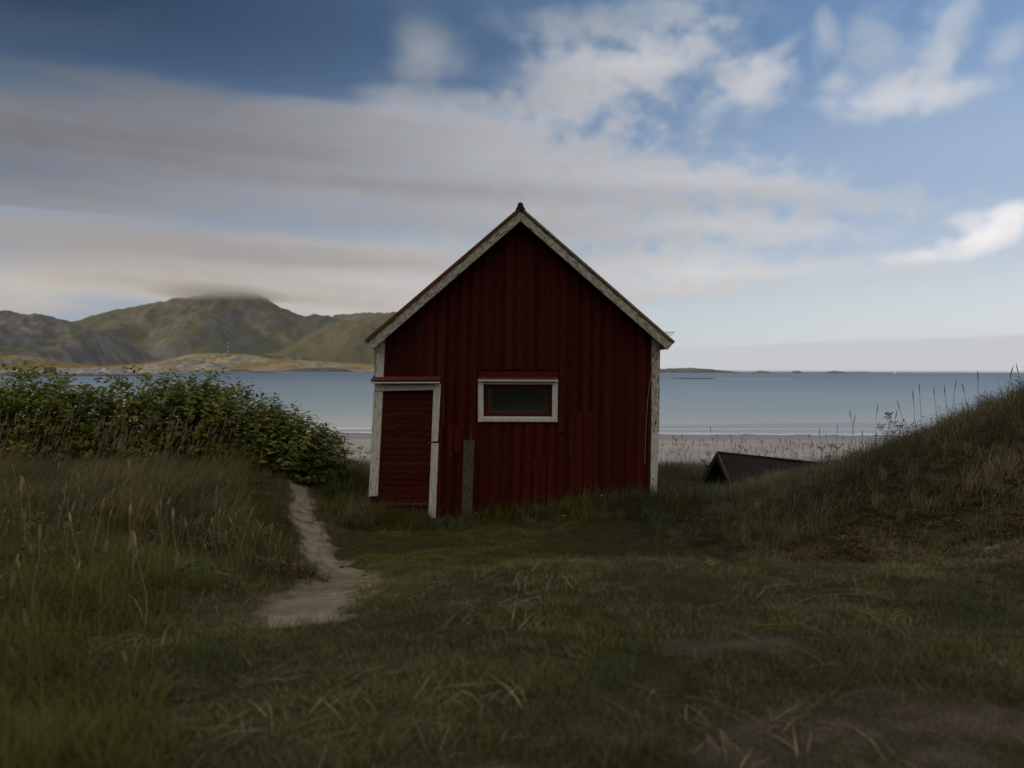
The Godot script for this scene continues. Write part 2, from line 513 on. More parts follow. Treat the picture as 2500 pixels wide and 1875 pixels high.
func make_beach() -> void:
	var xs := spaced([[-420, -80, 20], [-80, -30, 2], [-30, 60, 0.6], [60, 120, 3], [120, 420, 25]])
	var ds := spaced([[29, 60, 0.5], [60, 80, 0.35], [80, 200, 6]])
	var p := PackedVector3Array()
	var c := PackedColorArray()
	for d in ds:
		for x in xs:
			var h := gh(x, d) - 0.35 * (1.0 - ss(34.0, 39.0, d)) + 0.02 * ns.get_noise_2d(x * 60.0, d * 90.0)
			h += 0.05 * nf.get_noise_2d(x * 9.0, d * 26.0) * (1.0 - ss(60.0, 72.0, d))
			p.append(Vector3(x, h, -d))
			var g := nf.get_noise_2d(x * 7.0, d * 34.0)
			var col := Color(0.52, 0.445, 0.365).lerp(Color(0.43, 0.365, 0.30), ss(-0.3, 0.4, g))
			var wet := ss(60.0, 66.0, d + 2.5 * ns.get_noise_2d(x * 3.0, 9.0))
			col = col.lerp(Color(0.37, 0.32, 0.285), wet)
			var wrack := (1.0 - ss(0.3, 0.9, absf(d - 58.5 - 2.0 * ns.get_noise_2d(x * 4.0, 1.0)))) * ss(0.0, 0.3, ns.get_noise_2d(x * 60.0, d * 60.0))
			c.append(col.lerp(Color(0.10, 0.085, 0.07), wrack * 0.7))
	var m := mat_tinted(0.85, 0.25)
	m.albedo_texture = noise_tex(256, 0.15, 4, Color(0.8, 0.8, 0.8), Color(1, 1, 1))
	m.uv1_triplanar = true
	m.uv1_world_triplanar = true
	m.uv1_scale = Vector3(0.7, 0.7, 0.7)
	struct("beach", grid_mesh(p, c, xs.size(), ds.size()), m, "pale sand beach between the dunes and the sea")

const SEA_TONE := [[74, Color(0.40, 0.375, 0.35)], [81, Color(0.37, 0.36, 0.345)], [99, Color(0.275, 0.31, 0.315)], [130, Color(0.205, 0.265, 0.29)], [200, Color(0.16, 0.225, 0.27)], [400, Color(0.105, 0.16, 0.215)], [900, Color(0.06, 0.105, 0.165)], [2500, Color(0.045, 0.082, 0.14)], [9000, Color(0.04, 0.072, 0.125)]]

func sea_tone(d: float) -> Color:
	for i in SEA_TONE.size() - 1:
		if d < SEA_TONE[i + 1][0]:
			var f := clampf((log(d) - log(float(SEA_TONE[i][0]))) / (log(float(SEA_TONE[i + 1][0])) - log(float(SEA_TONE[i][0]))), 0.0, 1.0)
			return SEA_TONE[i][1].lerp(SEA_TONE[i + 1][1], f)
	return SEA_TONE[SEA_TONE.size() - 1][1]

func make_sea() -> void:
	var xs := spaced([[-9000, -3000, 500], [-3000, -600, 100], [-600, -100, 12], [-100, 130, 3], [130, 600, 12], [600, 3000, 100], [3000, 9000, 500]])
	var ds := PackedFloat32Array()
	for i in 26:
		ds.append(66.0 + i * 1.3)
	var dd := 99.0
	while dd < 8700.0:
		ds.append(dd)
		dd *= 1.022
	ds.append(8700.0)
	var p := PackedVector3Array()
	var c := PackedColorArray()
	for d in ds:
		for x in xs:
			p.append(Vector3(x, 0.0, -d))
			var k := d * (1.0 + 0.10 * ns.get_noise_2d(x / d * 160.0, log(d) * 60.0) + 0.05 * ns.get_noise_2d(x * 2.0, d * 0.3))
			var col := sea_tone(k)
			# darker bands of deeper water and cat's paws, drawn out along the shore
			var band := nf.get_noise_2d(x / d * 40.0, log(d) * 420.0)
			var g := 1.0 + 0.16 * band * ss(100.0, 200.0, d)
			c.append(Color(col.r * g, col.g * g, col.b * g))
	var m := mat_tinted(0.42, 0.30)
	m.normal_enabled = true
	m.normal_texture = noise_tex(512, 0.03, 4, Color.BLACK, Color.WHITE, [], FastNoiseLite.TYPE_SIMPLEX_SMOOTH, 21)
	(m.normal_texture as NoiseTexture2D).color_ramp = null
	(m.normal_texture as NoiseTexture2D).as_normal_map = true
	(m.normal_texture as NoiseTexture2D).bump_strength = 3.0
	m.normal_scale = 0.5
	m.uv1_triplanar = true
	m.uv1_world_triplanar = true
	m.uv1_scale = Vector3(0.02, 0.02, 0.09)
	struct("sea", grid_mesh(p, c, xs.size(), ds.size()), m, "calm blue sea paling to turquoise over the sandy shallows")

func make_foam() -> void:
	for line in 2:
		foam_line(73.6 if line == 0 else 79.5, 1.0 if line == 0 else 0.45, line * 37.0)

func foam_line(at: float, wide: float, shift: float) -> void:
	var p := PackedVector3Array()
	var c := PackedColorArray()
	var xs := spaced([[-140, 160, 0.5]])
	for k in 7:
		for x in xs:
			var mid := at + 0.9 * ns.get_noise_2d(x * 2.2, 4.0 + shift) + 0.25 * ns.get_noise_2d(x * 14.0, 8.0 + shift)
			var half := maxf(0.03, wide * (0.42 + 0.5 * nf.get_noise_2d(x * 6.0, 44.0 + shift)))
			var s := k / 3.0 - 1.0
			p.append(Vector3(x, 0.02 + 0.06 * (1.0 - s * s) + maxf(0.0, gh(x, mid - s * half)) * 1.0, -(mid + s * half)))
			c.append(Color(0.72, 0.73, 0.74))
	var f := struct("surf", grid_mesh(p, c, xs.size(), 7), mat_tinted(0.8, 0.2), "thin white line of surf along the beach" if shift == 0.0 else "faint second line of surf behind the first")
	f.position.y = 0.01

# ------------------------------------------------------------------ far land
func mountain(called: String, crest: Array, x0: float, x1: float, dc: float, df: float, db: float, nx: int, nd: int, look: Dictionary, label: String) -> MeshInstance3D:
	var p := PackedVector3Array()
	var c := PackedColorArray()
	var rough: float = look.rough
	var sc: float = look.scale
	var steep: float = look.steep
	var hs := PackedFloat32Array()
	for j in nd:
		var d := lerpf(df, db, float(j) / (nd - 1))
		for i in nx:
			var x := lerpf(x0, x1, float(i) / (nx - 1))
			var big := ns.get_noise_2d(x * 0.06 * sc, d * 0.06 * sc)
			var mid := ns.get_noise_2d(x * 0.22 * sc + 70.0, d * 0.12 * sc)
			var t := clampf((d - df * (1.0 - 0.02 * big)) / (dc - df), 0.0, 1.0)
			var edge: float = sin(PI * t)
			var xx: float = x + edge * (look.warp * mid + look.warp * 0.8 * big)
			var cr := table(crest, xx)
			var h := 0.0
			if d <= dc:
				var bent := pow(t, steep * (1.0 + 0.45 * mid + 0.3 * big))
				h = cr * bent
			else:
				var t2 := (d - dc) / (db - dc)
				h = cr * (1.0 - t2 * t2)
			var rg := nr.get_noise_2d(x * 0.32 * sc, d * 0.20 * sc)
			var fine := nf.get_noise_2d(x * 1.2 * sc, d * 1.2 * sc)
			var up := clampf(h / maxf(look.top, 1.0), 0.0, 1.0)
			h += rough * (rg * (0.25 + 0.75 * edge) * (0.3 + up) * 0.9 + fine * 0.24 * (0.25 + up)) * ss(0.0, 0.12, t)
			hs.append(h)
			p.append(Vector3(x, h + look.get("floor", -1.0), -d))
	var gx := (x1 - x0) / (nx - 1)
	var gd := (db - df) / (nd - 1)
	for j in nd:
		for i in nx:
			var sx: float = (hs[j * nx + mini(i + 1, nx - 1)] - hs[j * nx + maxi(i - 1, 0)]) / (2.0 * gx)
			var sd: float = (hs[mini(j + 1, nd - 1) * nx + i] - hs[maxi(j - 1, 0) * nx + i]) / (2.0 * gd)
			var slope := sqrt(sx * sx + sd * sd)
			var q := p[j * nx + i]
			var v := nf.get_noise_2d(q.x * 0.9 * sc, q.z * 0.9 * sc)
			var v2 := ns.get_noise_2d(q.x * 0.13 * sc + 9.0, q.z * 0.13 * sc)
			var grass: Color = look.grass.lerp(look.grass2, ss(-0.45, 0.45, v2 + v * 0.5))
			var rock: Color = look.rock.lerp(look.rock2, ss(-0.4, 0.4, v))
			var k := ss(look.bare0, look.bare1, slope + 0.30 * v + 0.12 * v2)
			var col := grass.lerp(rock, k)
			if look.has("shore"):
				col = col.lerp(look.shore, 1.0 - ss(0.4, look.shore_h, q.y + look.shore_h * 0.35 * v))
				col = col.lerp(Color(0.045, 0.04, 0.035), 1.0 - ss(0.2, look.shore_h * 0.28, q.y + look.shore_h * 0.1 * v))
			c.append(col)
	return struct(called, grid_mesh(p, c, nx, nd), mat_tinted(0.95, 0.1), label)

func make_far_land() -> void:
	var green := {"grass": Color(0.068, 0.070, 0.034), "grass2": Color(0.092, 0.084, 0.042), "rock": Color(0.050, 0.052, 0.050), "rock2": Color(0.105, 0.10, 0.092), "bare0": 0.50, "bare1": 0.92, "rough": 42.0, "scale": 1.0, "steep": 1.25, "warp": 260.0, "top": 490.0}
	mountain("mountain", [[-3900, 40], [-3400, 110], [-3111, 172], [-2873, 286], [-2799, 307], [-2546, 377], [-2308, 428], [-2159, 458], [-2011, 483], [-1892, 498], [-1743, 499], [-1639, 481], [-1579, 446], [-1535, 407], [-1475, 393], [-1341, 340], [-1310, 346], [-1267, 355], [-1172, 346], [-1104, 323], [-940, 285], [-702, 211], [-315, 64], [0, 0]],
		-4200, 100, 5000, 3750, 6400, 400, 200, green, "broad green mountain across the bay, its flat summit lost in cloud")
	var far := green.duplicate()
	far.merge({"rough": 40.0, "grass": Color(0.055, 0.06, 0.05)}, true)
	mountain("mountain", [[-2000, 200], [-1594, 392], [-1516, 459], [-1398, 475], [-1201, 488], [-966, 485], [-691, 435], [-416, 338], [-181, 83], [0, 0]], -2100, 100, 6600, 6000, 7600, 120, 40, far, "dark distant ridge under the cloud behind the rounded green slope")
	var rnd := green.duplicate()
	rnd.merge({"rough": 26.0, "steep": 0.95, "warp": 90.0, "top": 290.0, "grass": Color(0.070, 0.071, 0.038), "grass2": Color(0.088, 0.080, 0.042), "bare0": 0.8, "bare1": 1.3}, true)
	mountain("hill", [[-1420, 5], [-1289, 38], [-1244, 98], [-1129, 184], [-997, 252], [-864, 282], [-742, 293], [-640, 293], [-465, 254], [-265, 180], [-15, 81], [235, 17], [300, 0]], -1500, 330, 4200, 3560, 5000, 200, 100, rnd, "smooth rounded green hillside running down behind the hut")
	var crag := green.duplicate()
	crag.merge({"rough": 36.0, "scale": 1.5, "steep": 1.0, "warp": 110.0, "top": 240.0, "rock": Color(0.07, 0.07, 0.07), "rock2": Color(0.15, 0.14, 0.125), "bare0": 0.42, "bare1": 0.8}, true)
	mountain("mountain", [[-2760, 211], [-2466, 255], [-2289, 262], [-2171, 247], [-2089, 229], [-2014, 230], [-1975, 222], [-1926, 204], [-1836, 179], [-1779, 156], [-1753, 140], [-1735, 107], [-1716, 58], [-1690, 19], [-1640, 0]], -2900, -1600, 3300, 2600, 4000, 220, 120, crag, "rugged rocky mountain at the left, falling in a dark cliff")
	var tawny := {"grass": Color(0.17, 0.125, 0.040), "grass2": Color(0.23, 0.165, 0.060), "rock": Color(0.15, 0.135, 0.115), "rock2": Color(0.27, 0.25, 0.22), "bare0": 0.20, "bare1": 0.42, "rough": 9.0, "scale": 4.0, "steep": 1.0, "warp": 60.0, "top": 80.0, "shore": Color(0.36, 0.335, 0.30), "shore_h": 4.0}
	mountain("headland", [[-2500, 8], [-1990, 13], [-1845, 22], [-1699, 30], [-1595, 45], [-1512, 58], [-1428, 73], [-1303, 78], [-1199, 72], [-1116, 60], [-1012, 50], [-845, 42], [-637, 30], [-512, 25], [-325, 17], [-117, 14], [150, 4], [230, 0]], -2600, 260, 3500, 2950, 3900, 360, 90, tawny, "low sunlit headland of tawny grass along the far shore")
	var dark := {"grass": Color(0.050, 0.055, 0.030), "grass2": Color(0.07, 0.07, 0.035), "rock": Color(0.06, 0.06, 0.058), "rock2": Color(0.11, 0.105, 0.10), "bare0": 0.3, "bare1": 0.7, "rough": 16.0, "scale": 5.0, "steep": 0.5, "warp": 20.0, "top": 70.0}
	mountain("hill", [[-1300, 0], [-1279, 12], [-1246, 67], [-1180, 72], [-1114, 65], [-1059, 70], [-1004, 64], [-964, 55], [-946, 33], [-916, 11], [-890, 0]], -1320, -870, 3700, 3560, 3850, 110, 40, dark, "low dark rocky knoll on the headland")
	var knoll := tawny.duplicate()
	knoll.merge({"rough": 7.0, "scale": 9.0, "top": 26.0, "warp": 20.0, "bare0": 0.35, "bare1": 0.75, "shore_h": 1.5}, true)
	mountain("hill", [[-1000, 10], [-855, 22], [-776, 26], [-724, 21], [-704, 24], [-684, 24], [-675, 22], [-665, 16], [-645, 16], [-626, 13], [-593, 10], [-554, 6], [-527, 5], [-480, 3], [-440, 0]], -1050, -430, 1100, 880, 1250, 220, 80, knoll, "sunlit grassy knoll with rock outcrops at the left end of the bay")
	var rocks := {"grass": Color(0.30, 0.275, 0.24), "grass2": Color(0.22, 0.20, 0.175), "rock": Color(0.17, 0.155, 0.14), "rock2": Color(0.36, 0.33, 0.295), "bare0": 0.1, "bare1": 0.6, "rough": 5.0, "scale": 22.0, "steep": 0.6, "warp": 14.0, "top": 6.0, "shore": Color(0.16, 0.14, 0.12), "shore_h": 1.0}
	mountain("rocky_shore", [[-640, 3], [-560, 5], [-520, 6], [-495, 6.5], [-470, 4], [-440, 5], [-415, 4], [-400, 0]], -650, -390, 960, 890, 1010, 240, 50, rocks, "pale jumbled rocks along the shore below the grassy knoll")
	var spit := rocks.duplicate()
	spit.merge({"rough": 2.6, "top": 3.0, "scale": 30.0, "grass": Color(0.13, 0.115, 0.095), "grass2": Color(0.09, 0.08, 0.07), "shore": Color(0.045, 0.038, 0.032), "shore_h": 1.2}, true)
	mountain("rocky_spit", [[-560, 2.2], [-470, 2.0], [-420, 1.8], [-370, 1.6], [-340, 1.5], [-318, 1.1], [-300, 0.7], [-286, 0.0]], -570, -280, 660, 625, 720, 240, 36, spit, "dark weedy spit of rock reaching into the bay at the left")

func islet(label: String, x0: float, x1: float, d: float, top: float, seedling: float, tone := 1.0, group := "") -> void:
	var nx := 70
	var nd := 26
	var p := PackedVector3Array()
	var c := PackedColorArray()
	var deep := maxf((x1 - x0) * 0.5, 8.0)
	for j in nd:
		for i in nx:
			var u := i / (nx - 1.0) * 2.0 - 1.0
			var v := j / (nd - 1.0) * 2.0 - 1.0
			var w := maxf(0.0, 1.0 - u * u) * maxf(0.0, 1.0 - v * v)
			var n := ns.get_noise_2d(u * 90.0 + seedling, v * 40.0) * 0.55 + nr.get_noise_2d(u * 160.0 + seedling, v * 70.0) * 0.35 + nf.get_noise_2d(u * 300.0, v * 200.0 + seedling) * 0.25
			var h: float = top * (pow(w, 0.55) * (0.72 + 0.5 * n) + 0.12 * n * w) - 0.3
			p.append(Vector3(lerpf(x0, x1, i / (nx - 1.0)), h, -(d + v * deep)))
			var k := nf.get_noise_2d(u * 160.0, v * 120.0 + seedling)
			var col := Color(0.13, 0.125, 0.085).lerp(Color(0.22, 0.205, 0.175), ss(-0.3, 0.35, k))
			col = col.lerp(Color(0.06, 0.055, 0.05), 1.0 - ss(0.05 * top, 0.22 * top, h))
			c.append(Color(col.r * tone * 0.6, col.g * tone * 0.6, col.b * tone * 0.6))
	var o := put("island" if top > 12.0 else "rock_islet", grid_mesh(p, c, nx, nd), mat_tinted(0.95, 0.1))
	tag(o, label, "island" if top > 12.0 else "rock islet", group)

func make_islands() -> void:
	islet("largest low green and grey rocky island, nearest the hut on the horizon", 500, 890, 3200, 20, 3.0)
	islet("small dark flat rock islet just right of the large island", 930, 994, 3000, 9, 40.0)
	islet("smallest rounded rock islet, between the flat dark one and the long pale one", 1080, 1118, 3000, 11, 77.0)
	islet("long pale flat-topped rock islet, third along the horizon from the large island", 1208, 1284, 3000, 10, 120.0, 1.15)
	islet("faint far rock islet near the right end of the row, beside the faintest", 1715, 1780, 4000, 5, 160.0)
	islet("faintest rock islet at the very right end of the row on the horizon", 1786, 1840, 4000, 6, 190.0)
	islet("long thin black reef just breaking the water beside the hut", 122, 163, 610, 1.0, 220.0, 0.35)
	islet("jagged grey rocky skerry off the far shore, left of the hut eaves", -712, -522, 2500, 15, 250.0, 0.8)
	islet("little brown rock in the bay with white water round it, left of the other", -596, -562, 1500, 1.7, 280.0, 0.8)
	islet("low brown rock in the bay with white water trailing from it, nearer the hut", -508, -452, 1500, 2.0, 310.0, 0.8)
	for w in [[-612, -545, 1493.0], [-520, -415, 1493.0], [128, 214, 598.0]]:
		var p := PackedVector3Array()
		var c := PackedColorArray()
		for k in 3:
			for i in 40:
				var u := i / 39.0
				var n := 0.55 + 0.6 * ns.get_noise_2d(u * 260.0 + w[0], 3.0)
				p.append(Vector3(lerpf(w[0], w[1], u), 0.06 + (0.12 if k == 1 else 0.0), -(w[2] + (k - 1) * absf(w[2] * 0.005) * sin(PI * u) * n)))
				c.append(Color(0.62, 0.63, 0.63))
		struct("surf", grid_mesh(p, c, 40, 3), mat_tinted(0.8, 0.2), "white water washing round a low rock in the bay")

func gabled(o: Node3D, w: float, l: float, h: float, rise: float, wall: Material, roof: Material) -> void:
	var a := st_new()
	slab_into(a, [Vector2(-w / 2, 0), Vector2(w / 2, 0), Vector2(w / 2, h), Vector2(0, h + rise), Vector2(-w / 2, h)], -l / 2, l / 2, 0.0)
	put("wall", a.commit(), wall, o)
	for s in [-1.0, 1.0]:
		var b := st_new()
		slab_into(b, [Vector2(0, h + rise + 0.02), Vector2(s * (w / 2 + 0.4), h - 0.4 * rise / (w / 2)), Vector2(s * (w / 2 + 0.4), h - 0.4 * rise / (w / 2) + 0.25), Vector2(0, h + rise + 0.3)], -l / 2 - 0.4, l / 2 + 0.4, 0.0)
		put("roof", b.commit(), roof, o)

func make_far_things() -> void:
	var white := mat_plain(lin(0.75, 0.74, 0.72))
	var grey := mat_plain(lin(0.12, 0.12, 0.12))
	var red := mat_plain(lin(0.22, 0.05, 0.035))
	var y := 0.0
	var o := thing("boathouse", "dark red boathouse with a turf-brown roof on the far rocky shore", "boathouse", Vector3(-525, 1.5, -884), "", -1.15)
	gabled(o, 7.0, 11.0, 3.2, 2.8, red, mat_plain(lin(0.06, 0.055, 0.04)))
	var door := st_new()
	slab_into(door, rect(-1.4, 0.1, 1.4, 2.5), 5.5, 5.58, 0.0)
	put("door", door.commit(), mat_plain(lin(0.10, 0.03, 0.025)), o)
	o = thing("house", "white house on top of the tawny headland below the red and white mast", "house", Vector3(-1290, 70, -3490), "", 0.5)
	gabled(o, 8.0, 11.0, 4.5, 3.5, white, grey)
	for k in 3:
		var w := st_new()
		slab_into(w, rect(-3.0 + k * 2.2, 1.6, -1.8 + k * 2.2, 3.2), 5.5, 5.58, 0.0)
		put("window", w.commit(), grey, o)
	for q in [[-1315, 64, -3495, "tiny white cabin just left of the white hilltop house"], [-1459, 57, -3480, "tiny white cabin alone at the foot of the mountain slope"], [-668, 14, -1090, "small pale cabin on the crest of the grassy knoll at far left"]]:
		o = thing("cabin", q[3], "cabin", Vector3(q[0], q[1], q[2]), "", 0.3)
		gabled(o, 4.5, 6.0, 2.4, 1.8, white, grey)
	o = thing("radio_mast", "tall thin mast banded white above the hilltop house", "mast", Vector3(-1277, 72, -3500))
	for k in 6:
		var s := st_new()
		tube_into(s, [Vector3(0, k * 9.5, 0), Vector3(0, k * 9.5 + 9.5, 0)], [0.9, 0.9], 5)
		put("mast_section", s.commit(), white if k % 2 == 1 else mat_plain(lin(0.10, 0.09, 0.08)), o)
	o = thing("beacon", "slim dark sea beacon post standing in the water near the horizon", "beacon", Vector3(845, 0, -1900))
	var bs := st_new()
	tube_into(bs, [Vector3(0, -1, 0), Vector3(0, 7, 0)], [0.8, 0.5], 6)
	put("post", bs.commit(), grey, o)
	var cap := SphereMesh.new()
	cap.radius = 1.0
	cap.height = 1.6
	put("top_mark", cap, grey, o).position.y = 7.4
	o = thing("sailing_boat", "tiny pale sailing boat far out on the sea at the right", "boat", Vector3(1330, 0, -2700))
	var hull := st_new()
	slab_into(hull, [Vector2(-4.5, 1.2), Vector2(-3.5, -0.3), Vector2(3.2, -0.3), Vector2(5.2, 1.4)], -1.1, 1.1, 0.3)
	put("hull", hull.commit(), white, o)
	var sail := st_new()
	slab_into(sail, [Vector2(-3.2, 1.9), Vector2(0.9, 1.9), Vector2(0.9, 11.0)], -0.05, 0.05, 0.0)
	put("sail", sail.commit(), white, o)

func make_shade_hill() -> void:   # unseen hill added behind and to the left, shaped to shade the near dunes
	var p := PackedVector3Array()
	var c := PackedColorArray()
	var nx := 140
	var nd := 40
	for j in nd:
		for i in nx:
			var az := lerpf(-82.0, -292.0, i / (nx - 1.0))     # from the left round behind the camera
			var b := lerpf(480.0, 70.0, j / (nd - 1.0))
			var q := Vector2(sin(deg_to_rad(az)), cos(deg_to_rad(az))) * b
			var ends := ss(-82.0, -100.0, az) * ss(-292.0, -250.0, az)
			var h := (lerpf(118.0, 42.0, ss(-140.0, -175.0, az)) + 22.0 * ns.get_noise_2d(az * 2.2, 40.0)) * exp(-pow((b - 245.0) / 75.0, 2.0)) * ends
			h += nf.get_noise_2d(q.x * 4.0, q.y * 4.0) * 0.12 * h
			p.append(Vector3(q.x, h - 1.5, -q.y))
			c.append(Color(0.075, 0.075, 0.035).lerp(Color(0.10, 0.095, 0.085), ss(0.0, 0.4, nf.get_noise_2d(q.x * 9.0, q.y * 9.0))))
	struct("hill", grid_mesh(p, c, nx, nd), mat_tinted(0.95, 0.1), "unseen steep grassy hill added behind the dunes to keep them in shade")

# ------------------------------------------------------------------ the hut
func lean(p: Vector2) -> Vector2:   # the walls have settled a little to the left
	var k := lerpf(0.038, 0.012, clampf((p.x + 2.15) / 4.45, 0.0, 1.0))
	return Vector2(p.x + k * minf(0.0, p.y - 6.4), p.y)

func soffit(x: float) -> float:
	return 8.42 - 0.856 * absf(x - 0.12)

func upright(xa: float, xb: float, ya: float, yb: float, skew := 0.0) -> Array:   # a board's outline, cut off under the roof slope
	var p := [lean(Vector2(xa + skew, ya)), lean(Vector2(xb + skew, ya))]
	if yb < minf(soffit(xa), soffit(xb)):
		p.append(lean(Vector2(xb, yb)))
		p.append(lean(Vector2(xa, yb)))
	else:
		p.append(lean(Vector2(xb, soffit(xb))))
		if xa < 0.12 and xb > 0.12:
			p.append(lean(Vector2(0.12, soffit(0.12))))
		p.append(lean(Vector2(xa, soffit(xa))))
	return p

func px(x: float) -> float:   # from the survey sheet of the front wall to metres
	return x / 306.2 - 2.5806

func py(y: float) -> float:
	return 8.744 - y / 306.2

func fig(pts: Array) -> Array:
	var q := []
	for i in range(0, pts.size(), 2):
		q.append(Vector2(px(pts[i]), py(pts[i + 1])))
	return q

func make_hut() -> void:
	var grain := noise_tex(512, 0.035, 5, Color(0.36, 0.36, 0.36), Color(1, 1, 1), [[0.35, Color(0.68, 0.68, 0.68)], [0.6, Color(0.92, 0.92, 0.92)]], FastNoiseLite.TYPE_SIMPLEX_SMOOTH, 31)
	var relief := noise_tex(512, 0.05, 4, Color.BLACK, Color.WHITE, [], FastNoiseLite.TYPE_SIMPLEX_SMOOTH, 32)
	var flaked := noise_tex(512, 0.022, 5, Color(0.20, 0.17, 0.14), Color(1, 1, 1), [[0.14, Color(0.28, 0.24, 0.19)], [0.20, Color(0.66, 0.62, 0.55)], [0.27, Color(0.93, 0.91, 0.87)]], FastNoiseLite.TYPE_SIMPLEX_SMOOTH, 33)
	var worn := noise_tex(512, 0.022, 5, Color(0.16, 0.14, 0.11), Color(0.98, 0.98, 0.97), [[0.22, Color(0.42, 0.39, 0.32)], [0.33, Color(0.66, 0.63, 0.56)], [0.45, Color(0.88, 0.86, 0.81)]], FastNoiseLite.TYPE_SIMPLEX_SMOOTH, 34)
	var rusty := noise_tex(512, 0.05, 5, Color(0.22, 0.075, 0.035), Color(0.62, 0.50, 0.34), [[0.42, Color(0.33, 0.12, 0.06)], [0.52, Color(0.42, 0.20, 0.10)], [0.60, Color(0.55, 0.42, 0.27)]], FastNoiseLite.TYPE_SIMPLEX_SMOOTH, 35)
	var upright_grain := Vector3(6.0, 0.45, 6.0)
	var level_grain := Vector3(0.45, 7.0, 6.0)
	var reds := []
	var reds_level := []
	for c in [Color(0.116, 0.0140, 0.0075), Color(0.092, 0.0112, 0.0065), Color(0.134, 0.0170, 0.0088), Color(0.104, 0.0152, 0.0088)]:
		reds.append(mat_wood(lin(c.r, c.g, c.b), grain, upright_grain, relief, 0.35))
		reds_level.append(mat_wood(lin(c.r * 1.05, c.g * 1.2, c.b * 1.25), grain, level_grain, relief, 0.35))
	var patch_red := mat_wood(lin(0.122, 0.0175, 0.0085), grain, upright_grain, relief, 0.3)
	var dark_red := mat_wood(lin(0.070, 0.012, 0.009), grain, upright_grain, relief, 0.35)
	var white := mat_wood(lin(0.70, 0.66, 0.56), flaked, Vector3(2.2, 0.5, 2.2), relief, 0.12)
	var white_clean := mat_wood(lin(0.72, 0.68, 0.58), noise_tex(256, 0.03, 4, Color(0.82, 0.81, 0.78), Color(1, 1, 1), [], FastNoiseLite.TYPE_SIMPLEX_SMOOTH, 36), Vector3(2.5, 0.7, 2.5), relief, 0.12)
	var white_worn := mat_wood(lin(0.62, 0.585, 0.49), worn, Vector3(0.7, 3.2, 2.0), relief, 0.2)
	var rust := mat_wood(Color(0.95, 0.95, 0.95), rusty, Vector3(1.6, 6.0, 2.0), relief, 0.4, 0.9)
	var canopy_red := mat_wood(lin(0.22, 0.062, 0.045), grain, Vector3(1.0, 5.0, 5.0), relief, 0.4)
	var hut := thing("hut", "weathered red wooden hut with white trim, one low door and a small window", "hut", HUT)

	# front wall: dark sheathing with openings, under-boards, then over-boards
	var wall := Node3D.new()
	wall.name = "front_wall"
	hut.add_child(wall)
	var st := st_new()
	for poly in [upright(-2.14, -0.52, 3.5, 9.0), upright(0.71, 2.27, 3.5, 9.0), upright(-0.52, 0.71, 3.5, 5.20), upright(-0.52, 0.71, 5.86, 9.0)]:
		var q := []
		for p in poly:
			q.append(p - Vector2(HUT.x, HUT.y))
		slab_into(st, q, -0.12, -0.028, 0.0)
	put("sheathing", st.commit(), dark_red, wall)
	for layer in 2:
		for i in 25:
			var mid := -1.965 + i * 0.1745 + (0.087 if layer == 0 else 0.0) + rng.randf_range(-0.008, 0.008)
			var half := 0.068 if layer == 0 else rng.randf_range(0.052, 0.060)
			if i == 24 and layer == 0:
				continue
			var z1 := -0.004 + rng.randf_range(-0.003, 0.002) if layer == 0 else 0.027 + rng.randf_range(-0.005, 0.005)
			var z0 := -0.028 if layer == 0 else -0.005
			var foot := 3.70 + rng.randf_range(-0.05, 0.03)
			var runs := []
			if mid < -1.13:
				runs = [[5.875 + rng.randf_range(0.0, 0.015), 9.0]]
			elif mid > -0.50 and mid < 0.69:
				runs = [[foot, 5.180], [6.000 + rng.randf_range(-0.012, 0.018), 9.0]]
			else:
				runs = [[foot, 9.0]]
			if mid > 1.22 and layer == 0:     # the lower ends here were replaced
				var cut := 4.75 + rng.randf_range(-0.04, 0.04)
				runs = [[foot, cut - 0.012], [cut + 0.006, 9.0]]
			elif mid > 0.75 and layer == 1 and rng.randf() < 0.3:
				var cut2 := rng.randf_range(4.6, 5.1)
				runs = [[foot, cut2], [cut2 + 0.004, 9.0]]
			for r in runs:
				var mat: Material = reds[rng.randi() % 4]
				var m := slab(wall, "board", upright(mid - half, mid + half, r[0], r[1], rng.randf_range(-0.010, 0.010) if r[0] < 4.5 else 0.0), z0, z1 + (0.003 if r[1] < 5.0 else 0.0), 0.004, mat)
				if rng.randf() < 0.25 and layer == 1 and r[0] < 4.0:
					m.rotation.x = rng.randf_range(0.0, 0.003)
	for q in [[480, 1100, 509, 1271], [512, 1116, 546, 1243], [1012, 1061, 1044, 1140], [1064, 1066, 1090, 1269], [1094, 1036, 1132, 1425], [1136, 1036, 1176, 1430], [890, 1272, 924, 1462], [926, 1273, 957, 1462], [450, 935, 470, 1120]]:
		var f := fig([q[0] + 2, q[3], q[2] - 1, q[3] + 1, q[2], q[1], q[0], q[1] + 1])
		slab(wall, "patch_board", f, 0.012, 0.046, 0.004, patch_red if q[3] > 1150 else reds[2])
	# the other three walls
	var side := st_new()
	slab_into(side, rect(-0.055, 0, 0.055, 2.9), 0.0, 0.022, 0.004)
	var side_board := side.commit()
	for s in [-1.0, 1.0]:
		var w := Node3D.new()
		w.name = "side_wall"
		hut.add_child(w, true)
		w.position = Vector3(2.12 if s > 0 else -2.24, 0.0, -2.85)
		w.rotation.y = PI / 2 * s
		w.rotation.z = 0.0
		var b := st_new()
		slab_into(b, rect(-2.72, -0.1, 2.72, 2.86), -0.10, 0.0, 0.0)
		put("sheathing", b.commit(), dark_red, w)
		for i in 30:
			var m := put("board", side_board, reds[i % 4], w)
			m.position.x = -2.6 + i * 0.179
	var back := st_new()
